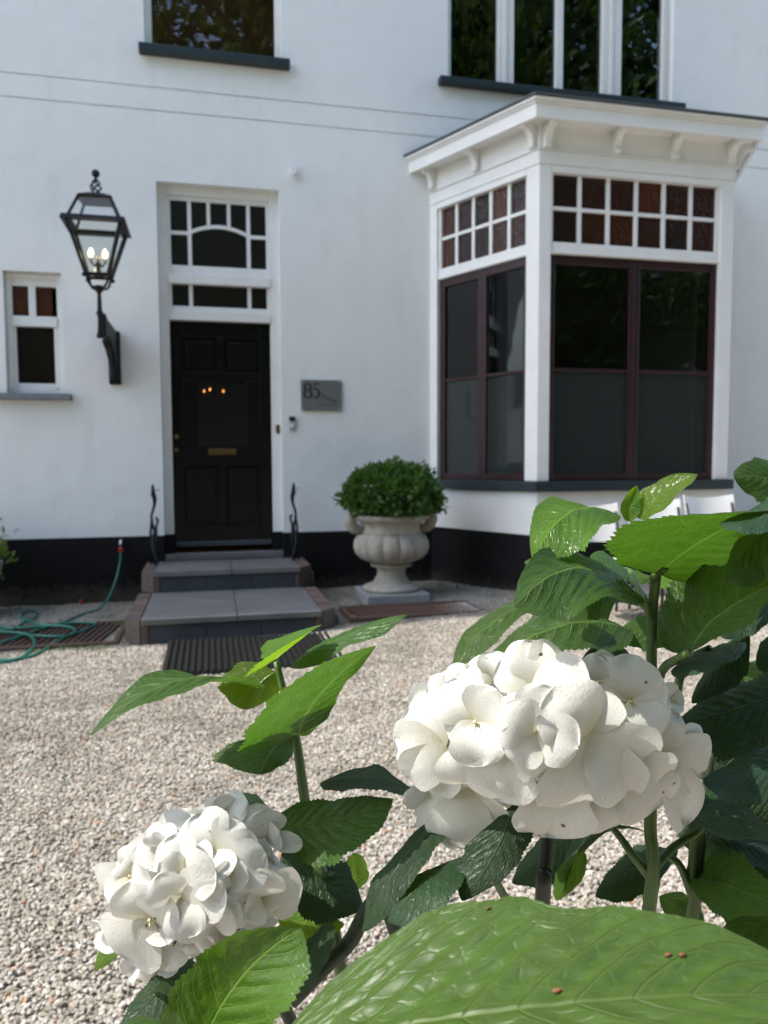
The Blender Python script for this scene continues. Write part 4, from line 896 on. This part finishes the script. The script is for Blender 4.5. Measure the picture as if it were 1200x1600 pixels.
# ------------------------------------------------------------------ hydrangea
root = at(760,1500,.62); root.z = ground_z(root.x, root.y)
hyd = thing('hydrangea', root, 'white mophead hydrangea with broad green leaves close to the camera', 'hydrangea')
def wprof(s): return (s**.55*(1-s)**.85)/(.393**.55*.607**.85)
def leaf(mat, base, mid, tip, A, B, nu=78, nv=12, quilt=.0023, serr=.085, curl=.12, wave=.024, nveins=9, seed=None, cells=4.5, nf=95, na=.0010):
    r = random.Random(seed if seed is not None else int(base[0]*7+tip[1]))
    b, m, t = at(*base), at(*mid), at(*tip); c = m*2-(b+t)*.5
    bz = lambda s: b*(1-s)**2+c*2*s*(1-s)+t*s*s
    tg = lambda s: ((c-b)*(1-s)+(t-c)*s).normalized()
    T42 = tg(.42); M = bz(.42); eA, eB = at(*A)-M, at(*B)-M
    L = (t-b).length; mb = MB(); uv = []; ph = r.uniform(0, 6.28); teeth = 26
    for i in range(nu+1):
        s = i/nu; T = tg(s); P = bz(s); w = wprof(min(max(s, 0.0), 1.0))
        rq = T42.rotation_difference(T); a = rq @ eA; q = rq @ eB
        nrm = (a.normalized()-q.normalized()).cross(T)
        if nrm.length < 1e-4: nrm = a.cross(T)
        nrm.normalize()
        w *= 1+.05*math.sin(s*13+ph)+.03*math.sin(s*31+2*ph)
        saw = 1+serr*((s*teeth) % 1.0-.4)*(1 if .03 < s < .97 else 0)
        for j in range(-nv, nv+1):
            v = j/nv; e = a if v < 0 else q; av = abs(v); wv = w*(1+(saw-1)*av**4)
            qv = (s-.16*av-.12*av*av)*nveins; bul = math.sin(math.pi*(qv % 1.0))**2*(1-av**3)*min(1, av*5); qi = math.floor(qv); bul *= .55+.45*math.sin(math.pi*((av*cells+.37*qi+.25*math.sin(qi*5.1)) % 1.0))**2
            p = P+e*(av*wv)+nrm*(-curl*av*av*w*e.length + bul*quilt*L*9*w*.7 + wave*L*min(1,w*1.3)*av*av*math.sin(s*9+ph+(2 if v > 0 else 0)))
            p += nrm*(noise.noise(p*nf)*na*w); mb.v.append(tuple(p)); uv.append((s, .5+.5*v))
    k = 2*nv+1
    mb.f = [(i*k+j, i*k+j+1, (i+1)*k+j+1, (i+1)*k+j) for i in range(nu) for j in range(k-1)]
    mb.uv = uv; return mb.build('leaf', mat, hyd, smooth=True)
def stem(pts, r0, r1, mat=STEMG, name='stem', k=6):
    P = spline([at(*p) if len(p) == 3 and not isinstance(p, Vector) else p for p in pts], k); n = len(P)
    return MB().tube(P, [r0+(r1-r0)*i/(n-1) for i in range(n)], 8).build(name, mat, hyd, smooth=True)
def to_root(x, y, d, j=0): q = at(x, y, d); return [root+Vector((.03*math.cos(j*2.1), .03*math.sin(j*2.1), -.02)), root.lerp(q, .35)+Vector((.02*math.cos(j), .02*math.sin(j), .0)), root.lerp(q, .72)]
# stems
stem(to_root(1013,1430,.52,0)+[at(*p) for p in ((1013,1430,.52),(1016,1290,.52),(1018,1150,.53),(1018,1045,.53),(1019,960,.52),(1026,898,.51))], .0056, .0032)
stem([at(*p) for p in ((1018,1090,.53),(1036,1046,.52),(1058,1030,.50),(1079,1019,.486))], .0034, .0026)
stem([at(*p) for p in ((1056,1110,.56),(1062,1060,.55),(1078,1030,.53),(1110,1012,.515))], .0034, .0024)
stem([at(*p) for p in ((1018,965,.52),(1005,935,.51),(990,905,.56),(984,890,.58))], .0030, .0022)
stem([at(*p) for p in ((1014,1368,.52),(990,1338,.52),(972,1312,.525),(945,1278,.53))], .0034, .0022); stem([at(*p) for p in ((1014,1368,.52),(1050,1326,.525),(1088,1302,.53),(1112,1278,.528))], .0034, .0022)
stem(to_root(1080,1440,.56,1)+[at(*p) for p in ((1080,1440,.56),(1083,1370,.56),(1086,1320,.56),(1098,1296,.56))], .0056, .0036)
stem([at(*p) for p in ((1082,1400,.56),(1062,1352,.56),(1038,1334,.55))], .0036, .0022); stem([at(*p) for p in ((1084,1402,.56),(1104,1388,.555),(1128,1382,.542))], .0036, .0024)
stem([at(*p) for p in ((1080,1460,.56),(1110,1200,.56),(1120,1180,.56))], .0036, .0024, STEMD)
stem(to_root(847,1420,.50,2)+[at(*p) for p in ((847,1420,.50),(850,1370,.50),(856,1300,.51),(862,1200,.52))], .006, .0044, STEMD)
stem(to_root(520,1440,.57,3)+[at(*p) for p in ((520,1440,.57),(490,1330,.57),(477,1255,.565),(468,1190,.56),(460,1140,.56),(446,1090,.56),(432,1034,.56))], .0062, .0026)
stem([at(*p) for p in ((470,1190,.56),(462,1165,.56),(452,1152,.56))], .003, .0022)
stem(to_root(470,1640,.54,4)+[at(*p) for p in ((470,1640,.54),(400,1530,.53),(345,1450,.53),(318,1395,.53))], .006, .004, STEMD)
stem([root.lerp(at(700,1500,.5), .8), at(610,1430,.52), at(540,1480,.51), at(455,1565,.5)], .0055, .005, STEMD)
stem([at(800,1420,.49), at(783,1392,.48), at(775,1375,.47)], .003, .0024)
stem([at(1020,905,.51), at(1028,895,.505), at(1040,886,.50)], .0030, .0026); stem([at(1012,950,.515), at(985,925,.50), at(968,905,.495)], .003, .0024)
Y_, D_, G_ = LEAFY, LEAFD, LEAF
LEAVES = [
 # upper-left shoot
 (Y_, (433,1029,.56),(464,1003,.555),(504,976,.55),(378,1040,.515),(402,1002,.60)),
 (G_, (452,1043,.57),(522,1000,.56),(637,960,.55),(528,1018,.545),(512,990,.62)),
 (G_, (416,1075,.56),(283,1062,.51),(139,1150,.47),(296,1080,.49),(284,1060,.555)),
 (Y_, (430,1050,.575),(404,1072,.57),(386,1109,.56),(350,1056,.57),(436,1088,.58)),
 (G_, (468,1147,.54),(503,1083,.51),(588,1009,.50),(376,1120,.47),(522,1092,.535)),
 (G_, (450,1152,.56),(425,1174,.535),(407,1210,.515),(338,1166,.545),(452,1186,.535)),
 (Y_, (470,1150,.575),(487,1125,.60),(503,1098,.62),(474,1124,.61),(502,1132,.60)),
 (D_, (428,1272,.58),(398,1250,.575),(360,1246,.57),(396,1234,.60),(404,1270,.55)),
 # between the flower heads
 (D_, (655,1238,.54),(588,1216,.525),(502,1222,.53),(572,1246,.495),(580,1204,.57)),
 (G_, (430,1288,.535),(518,1284,.52),(614,1248,.505),(500,1250,.53),(528,1350,.495)),
 (D_, (440,1332,.57),(500,1374,.56),(567,1418,.55),(474,1428,.54),(524,1334,.58)),
 (Y_, (552,1392,.60),(556,1362,.60),(552,1332,.60),(534,1362,.605),(577,1360,.60)),
 (D_, (688,1276,.50),(618,1358,.475),(566,1456,.465),(592,1352,.49),(652,1360,.455)),
 (D_, (726,1338,.475),(658,1382,.455),(606,1440,.445),(634,1372,.475),(690,1408,.432)),
 (D_, (800,1258,.47),(776,1328,.455),(722,1408,.445),(722,1330,.46),(826,1322,.455)),
 (D_, (514,1440,.51),(486,1490,.49),(455,1562,.47),(464,1484,.50),(510,1492,.475)),
 (Y_, (432,1428,.57),(485,1446,.565),(538,1444,.56),(480,1470,.56),(492,1424,.575)),
 # lower left
 (LEAFGL, (300,1680,.345),(362,1545,.325),(470,1450,.315),(280,1530,.335),(438,1600,.305)),
 (D_, (300,1498,.52),(246,1552,.49),(186,1615,.47),(222,1538,.50),(276,1580,.475)),
 (Y_, (186,1472,.54),(164,1490,.535),(148,1518,.53),(156,1482,.54),(176,1500,.53)),
 (G_, (330,1640,.33),(250,1608,.32),(180,1622,.31),(250,1584,.335),(250,1640,.30)),
 # right-hand shoot
 (G_, (1030,897,.505),(1120,834,.465),(1235,797,.42),(962,812,.445),(1152,866,.50)),
 (Y_, (970,806,.53),(892,799,.505),(832,877,.485),(925,852,.48),(884,790,.56)),
 (Y_, (985,815,.56),(984,788,.56),(996,758,.555),(970,792,.56),(1000,796,.555)),
 (Y_, (1002,812,.555),(1034,772,.545),(1090,741,.535),(1004,768,.56),(1048,790,.53)),
 (G_, (1004,942,.505),(905,886,.475),(804,948,.445),(902,962,.445),(898,864,.51)),
 (G_, (1004,948,.535),(946,914,.525),(887,968,.505),(950,964,.505),(938,902,.55)),
 (G_, (986,985,.60),(880,976,.585),(748,1046,.57),(932,1022,.565),(866,958,.61)),
 (G_, (872,938,.525),(782,964,.505),(707,1047,.485),(802,988,.485),(776,958,.54)),
 (Y_, (885,900,.57),(852,886,.57),(820,880,.565),(850,874,.58),(856,902,.56)),
 (G_, (1079,1019,.485),(1124,962,.47),(1235,902,.43),(1058,922,.53),(1152,988,.455)),
 (D_, (1262,760,.43),(1192,798,.425),(1124,818,.42),(1182,776,.455),(1192,824,.405)),
 (G_, (1262,768,.51),(1204,748,.505),(1146,744,.50),(1200,716,.51),(1200,786,.50)),
 (G_, (1262,792,.465),(1190,834,.455),(1132,906,.445),(1162,832,.475),(1204,884,.435)),
 (D_, (1172,985,.555),(1134,1022,.545),(1081,1099,.525),(1106,1028,.565),(1158,1052,.525)),
 (D_, (1165,1004,.525),(1106,1020,.51),(1048,1048,.505),(1100,1006,.54),(1112,1038,.485)),
 (D_, (1250,990,.51),(1212,1012,.50),(1182,1042,.495),(1200,992,.51),(1222,1042,.49)),
 (G_, (985,905,.60),(952,882,.60),(922,872,.60),(955,862,.62),(950,902,.58)),
 (Y_, (1020,905,.62),(1000,900,.61),(978,902,.60),(1000,890,.62),(1000,912,.60)), (Y_, (1024,905,.62),(1045,898,.61),(1070,904,.60),(1046,888,.62),(1046,914,.60)), (Y_, (1022,908,.61),(1036,912,.595),(1056,918,.585),(1040,902,.60),(1036,922,.59)),
 (D_, (1250,1066,.55),(1152,1108,.54),(1056,1128,.535),(1148,1062,.565),(1166,1178,.515)),
 (D_, (1250,1172,.51),(1172,1206,.495),(1098,1218,.485),(1166,1176,.51),(1176,1250,.475)),
 (D_, (1016,1236,.555),(1112,1274,.525),(1235,1320,.485),(1132,1252,.55),(1104,1304,.50)),
 (D_, (1010,1300,.585),(930,1302,.575),(866,1402,.56),(898,1356,.55),(926,1290,.60)),
 (Y_, (912,1330,.55),(890,1366,.55),(868,1406,.55),(870,1362,.555),(908,1376,.545)),
 (G_, (1072,1376,.56),(1130,1382,.54),(1235,1428,.50),(1134,1330,.56),(1118,1432,.515)),
 (Y_, (1018,1308,.62),(1021,1366,.62),(1010,1424,.62),(1004,1366,.62),(1037,1366,.62)),
 (D_, (1120,1396,.58),(1148,1428,.575),(1168,1464,.57),(1130,1436,.58),(1172,1420,.57)),
 (D_, (1110,1310,.57),(1165,1320,.56),(1240,1360,.55),(1170,1296,.58),(1160,1352,.55)),
 (D_, (1150,1400,.60),(1190,1440,.60),(1240,1500,.60),(1160,1455,.61),(1225,1430,.59)),
 (D_, (1060,1220,.58),(1110,1215,.57),(1180,1240,.56),(1110,1195,.59),(1110,1240,.56)),
 (G_, (1240,870,.53),(1180,905,.52),(1100,925,.51),(1180,880,.55),(1175,935,.50)),
 (D_, (1240,930,.56),(1170,955,.55),(1110,985,.54),(1165,930,.57),(1175,985,.53)),
 (G_, (1060,1010,.60),(1020,985,.60),(960,1000,.60),(1020,960,.61),(1015,1015,.59)),
 (D_, (1000,1040,.58),(960,1020,.57),(905,1040,.56),(960,1000,.59),(960,1050,.56)),
 (D_, (1240,1120,.60),(1160,1150,.60),(1072,1182,.60),(1150,1112,.61),(1165,1208,.59)),
 (D_, (1240,1226,.60),(1170,1250,.60),(1085,1262,.60),(1165,1215,.61),(1170,1300,.59)),
 (D_, (1250,1288,.58),(1190,1330,.57),(1118,1402,.56),(1150,1318,.58),(1222,1378,.56)),
 (D_, (1058,1302,.63),(1122,1310,.62),(1212,1330,.62),(1122,1278,.63),(1122,1350,.61)),
 (G_, (1250,1420,.56),(1190,1440,.555),(1105,1492,.55),(1178,1405,.57),(1200,1486,.545)),
 (G_, (1240,1040,.60),(1180,1062,.60),(1110,1100,.60),(1170,1035,.61),(1190,1095,.59)),
 (D_, (900,1300,.60),(860,1330,.60),(800,1380,.60),(835,1318,.61),(880,1372,.59)),
 (D_, (1060,1330,.60),(1000,1352,.59),(930,1400,.58),(985,1325,.61),(1005,1392,.57)),
 (G_, (1030,1400,.62),(1060,1420,.62),(1100,1450,.62),(1052,1440,.62),(1085,1405,.62)),
 (G_, (720,1420,.57),(690,1440,.56),(640,1470,.55),(680,1415,.58),(700,1470,.55)),
 (G_, (1100,905,.58),(1150,900,.58),(1230,930,.57),(1150,875,.59),(1150,930,.57)),
 (Y_, (1120,1000,.60),(1090,960,.60),(1075,900,.60),(1060,950,.61),(1115,945,.59)),
 (G_, (640,1480,.56),(590,1500,.55),(520,1560,.54),(580,1480,.57),(600,1530,.53)),
]
for L_ in LEAVES: leaf(*L_)
big = leaf(LEAFBIG, (420,1652,.285), (852,1572,.250), (1340,1560,.255), (800,1418,.305), (800,1735,.20), nu=170, nv=36, quilt=.0019, serr=.018, curl=.08, wave=.012, nveins=11, cells=6, nf=110, na=.0005)
def on_big(px, py):                              # surface point of the broad leaf behind a photo pixel
    best = None
    for v in big.data.vertices:
        d = v.co-CAM; z = d.dot(fwd); e = (600+F_PX*d.dot(rgt)/z-px)**2+(800-F_PX*d.dot(upv)/z-py)**2
        if best is None or e < best[0]: best = (e, v.co.copy())
    return best[1]
DRY = pmat('dried_brown_bud', (.20,.075,.03), (.10,.035,.015), .7, 400, bstr=.3, bscale=900)
for px, py, k, lb in ((868,1552,1.0,'brown dried bud beside the pale midrib of the broad front leaf'),(1043,1496,.8,'left of two tiny dried buds side by side on the front leaf'),(1066,1493,.8,'right of two tiny dried buds side by side on the front leaf'),(764,1420,.6,'tiny dried bud at the far edge of the broad front leaf')):
    q = on_big(px, py); m = MB().ball(q+Vector((0,0,.0008)), .0011*k, 7, (1.4,.9,.55)); m.ball(q+Vector((.0014*k,.0003,.0006)), .0008*k, 6, (1.2,1,.6))
    tag(m.build('dried_bud', DRY, smooth=True), lb, 'bud', 'dried buds on the front leaf')
# leaves lower on the bush, under the picture
for i in range(22):
    a = rng.uniform(0, 6.28); h = rng.uniform(.25, .85); q = rng.uniform(.12, .34); c = root+Vector((q*math.cos(a), q*math.sin(a), h*1.02))
    if (c-CAM).dot(fwd) < .32: continue
    # stay below the view
    d = (c-CAM); zc = d.dot(fwd); py = 800-F_PX*d.dot(upv)/zc; px = 600+F_PX*d.dot(rgt)/zc
    if py < 1780: continue
    leaf(D_ if i % 2 else G_, (px,py,zc), (px+60*math.cos(a),py+60*math.sin(a),zc+.02), (px+130*math.cos(a),py+130*math.sin(a),zc), (px+60*math.cos(a)-60*math.sin(a),py+60*math.sin(a)+60*math.cos(a),zc+.03), (px+60*math.cos(a)+60*math.sin(a),py+60*math.sin(a)-60*math.cos(a),zc-.03), nu=30, nv=4)

# flower heads
def sepal(parent, P0, P1, width, nrm, r, cup=.2, arch=.16):
    U = P1-P0; L = U.length; width = min(width, L*1.30); V = U.cross(nrm).normalized(); nn = V.cross(U).normalized(); mb = MB(); uv = []; nu, nv = 16, 7
    ph, wa, tw = r.uniform(0, 6.28), r.uniform(.01,.04), r.uniform(-.10,.10); notch = r.uniform(0,.05)
    for i in range(nu+1):
        s = (1-math.cos(math.pi*i/nu))/2; f = max(0, s)**.66*max(0, 1-s)**.5/((.569**.66)*(.431**.5)); f *= 1+.025*math.sin(s*17+ph)
        for j in range(-nv, nv+1):
            v = j/nv; ss = s-notch*(1-abs(v))*s**6*f+.05*math.sin(v*3+ph)*s**3*f
            z = arch*L*math.sin(math.pi*s*.95)+cup*width*.5*v*v*f*f+wa*L*math.sin(v*4+ph)*s+.012*L*math.sin(v*11+2*ph)*s*s*abs(v)+tw*width*.5*v*f-.10*L*s**3
            p = P0+U*ss+V*(v*f*width*.5)+nn*z; mb.v.append(tuple(p)); uv.append((s, .5+.5*v*f))
    k = 2*nv+1; mb.f = [(i*k+j, i*k+j+1, (i+1)*k+j+1, (i+1)*k+j) for i in range(nu) for j in range(k-1)]
    mb.uv = uv; return mb.build('petal', SEPAL, parent, smooth=True)
def flower_head(label, conv, cx, cy, dc, a, b, c, florets, seed, fill):
    r = random.Random(seed)
    C0 = at(cx, cy, dc); sx, sy = a*dc/F_PX, b*dc/F_PX
    core = MB()
    def tow(x, y, n3=None): return None
    def ellp(n, k=1.0): return C0+(rgt*n[0]*sx+upv*n[1]*sy-fwd*n[2]*c)*k
    m = MB()
    pts_ = []
    for i in range(60):                          # pedicels inside the head
        u = 1-2*(i+.5)/60; th = i*2.399; q = math.sqrt(1-u*u); n = (q*math.cos(th), u, q*math.sin(th)); e = ellp(n, .80); m.tube([C0-upv*sy*.5, C0.lerp(e, .5)-upv*.004, e], [.0016,.0012,.0009], 5)
    head = m.build('flower_head', STEMG, hyd, smooth=True); head['label'] = label
    def surf(x, y):
        X, Y = (x-cx)/a, (y-cy)/b; q = X*X+Y*Y
        return dc-c*math.sqrt(max(.0, 1-q)) if q < 1 else dc+c*.35*(math.sqrt(q)-1)
    for (bx, by), tips in florets:
        bx, by = conv(bx, by); n0 = Vector(((bx-cx)/a, -(by-cy)/b, 0)); q = min(.92, n0.x**2+n0.y**2); nz = math.sqrt(1-q)
        nrm = (rgt*n0.x/sx*.06+upv*n0.y/sy*.06-fwd*nz/c*.06).normalized(); nrm = (nrm*.35-fwd*.65).normalized()
        P0 = at(bx, by, surf(bx, by)+.006+r.uniform(-.001,.002))
        for ti, (tx, ty, wd) in enumerate(tips):
            tx, ty = conv(tx, ty); lat = math.hypot(tx-bx, ty-by)*dc/F_PX; d0 = surf(bx, by)+.006; d = min(max(surf(tx, ty), d0-.55*lat), d0+.55*lat); P1 = at(tx, ty, d-.006-r.uniform(0,.005)+.0015*ti)
            P1 = P0+(P1-P0)*1.02; w = wd*conv.k*dc/F_PX*1.38
            sepal(head, P0, P1, w, nrm, r, cup=r.uniform(-.08,.22), arch=r.uniform(.04,.16))
        if r.random() < .5: continue
        e = MB().ball(P0-fwd*.002+nrm*.001, .0013, 6).build('floret_eye', EYE, head, smooth=True)
        for k in range(4):
            st = MB(); q0 = P0+nrm*.001; st.tube([q0, q0+(nrm+Vector((r.gauss(0,.5), r.gauss(0,.5), r.gauss(0,.5)))).normalized()*.006], .00035, 4)
            if k < 2: st.build('stamen', EYE, head)
    # florets filling the rest of the head all round
    for i in range(fill):
        u = 1-2*(i+.5)/fill; th = i*2.399963+.4; q = math.sqrt(1-u*u); n = (q*math.cos(th), u, q*math.sin(th))
        front = n[2] > .1
        k0 = .50 if front else .74
        if u < (-.3 if front else -.7): continue
        P0 = ellp(n, k0); nrm = (rgt*n[0]/sx+upv*n[1]/sy-fwd*n[2]/c).normalized(); t1 = nrm.cross(Vector((r.gauss(0,1), r.gauss(0,1), r.gauss(0,1)))).normalized(); t2 = nrm.cross(t1)
        S = (.036 if front else .030)*r.uniform(.85,1.15)
        for k in range(4):
            an = k*math.pi/2+r.uniform(-.2,.2); d = t1*math.cos(an)+t2*math.sin(an); sepal(head, P0, P0+d*S+nrm*S*r.uniform(-.05,.3), S*r.uniform(.95,1.2), nrm, r, cup=r.uniform(0,.3), arch=r.uniform(.02,.15))
    return head
def cvA(x, y): return (600+.45*x, 980+.45*y)
cvA.k = .45
def cvB(x, y): return (100+.35*x, 1220+.35*y)
cvB.k = .35
BIG = [
 ((315,325), [(225,190,165),(390,225,150),(335,480,160),(235,400,130)]),
 ((215,415), [(75,290,180),(42,450,185),(120,560,160)]),
 ((300,555), [(235,780,165),(405,750,125),(155,570,130),(240,440,120)]),
 ((530,360), [(570,205,210),(405,300,180),(545,545,110),(672,420,170),(430,450,140)]),
 ((435,430), [(385,605,160),(540,570,150)]),
 ((715,365), [(700,642,265),(890,535,210),(580,230,190),(750,215,170)]),
 ((850,255), [(875,98,190),(995,240,135),(935,400,160),(780,130,120)]),
 ((510,200), [(505,45,120),(405,115,180),(640,110,170),(710,240,180)]),
 ((740,190), [(745,92,110),(690,115,110),(810,108,110)]),
 ((600,540), [(575,738,190)]), ((720,560), [(760,718,260)]), ((860,500), [(945,640,190),(820,560,160)]), ((830,480), [(970,560,170)]),
 ((960,440), [(1120,510,175),(1118,400,120),(1065,692,120),(1030,300,130),(985,330,120)]),
 ((985,255), [(1042,250,55),(985,195,65),(1012,292,60)]),
 ((250,230), [(150,225,130),(300,140,130),(190,170,110),(85,290,100)]),
 ((380,180), [(285,150,130),(390,85,140)]), ((160,580), [(75,590,90),(185,745,85)]),
]
SMALL = [
 ((390,610), [(285,465,250),(462,535,150),(235,785,235),(465,770,200)]),
 ((540,400), [(475,250,190),(665,410,150),(425,370,150),(600,250,170)]),
 ((680,310), [(590,150,190),(795,190,200),(700,430,110),(860,330,140)]),
 ((740,410), [(898,330,160),(665,435,110),(820,430,120)]),
 ((520,520), [(575,695,140),(420,430,150),(700,480,180),(665,660,200),(470,650,130)]),
 ((880,520), [(1065,480,225),(960,570,130),(865,405,150),(820,610,210)]),
 ((900,250), [(952,235,140),(880,145,150),(1058,288,65),(830,120,110)]),
 ((720,130), [(680,85,95),(810,105,110),(640,150,120)]),
 ((300,420), [(172,510,185),(235,355,150),(330,300,140),(380,470,190)]),
 ((215,650), [(150,640,160),(185,770,110)]),
 ((430,300), [(400,235,95),(315,320,110),(455,185,120),(560,155,130)]),
 ((340,800), [(310,890,110),(250,830,100),(430,895,160),(505,770,130)]),
 ((560,700), [(540,775,150),(620,720,140)]), ((640,600), [(750,610,210),(770,560,190)]), ((780,560), [(810,650,210)]),
]
flower_head('large white flower head, some sepals spotted brown', cvA, 862, 1152, .50, 215, 128, .070, BIG, 11, 26)
flower_head('smaller white flower head low on the left', cvB, 312, 1390, .505, 140, 112, .056, SMALL, 12, 22)
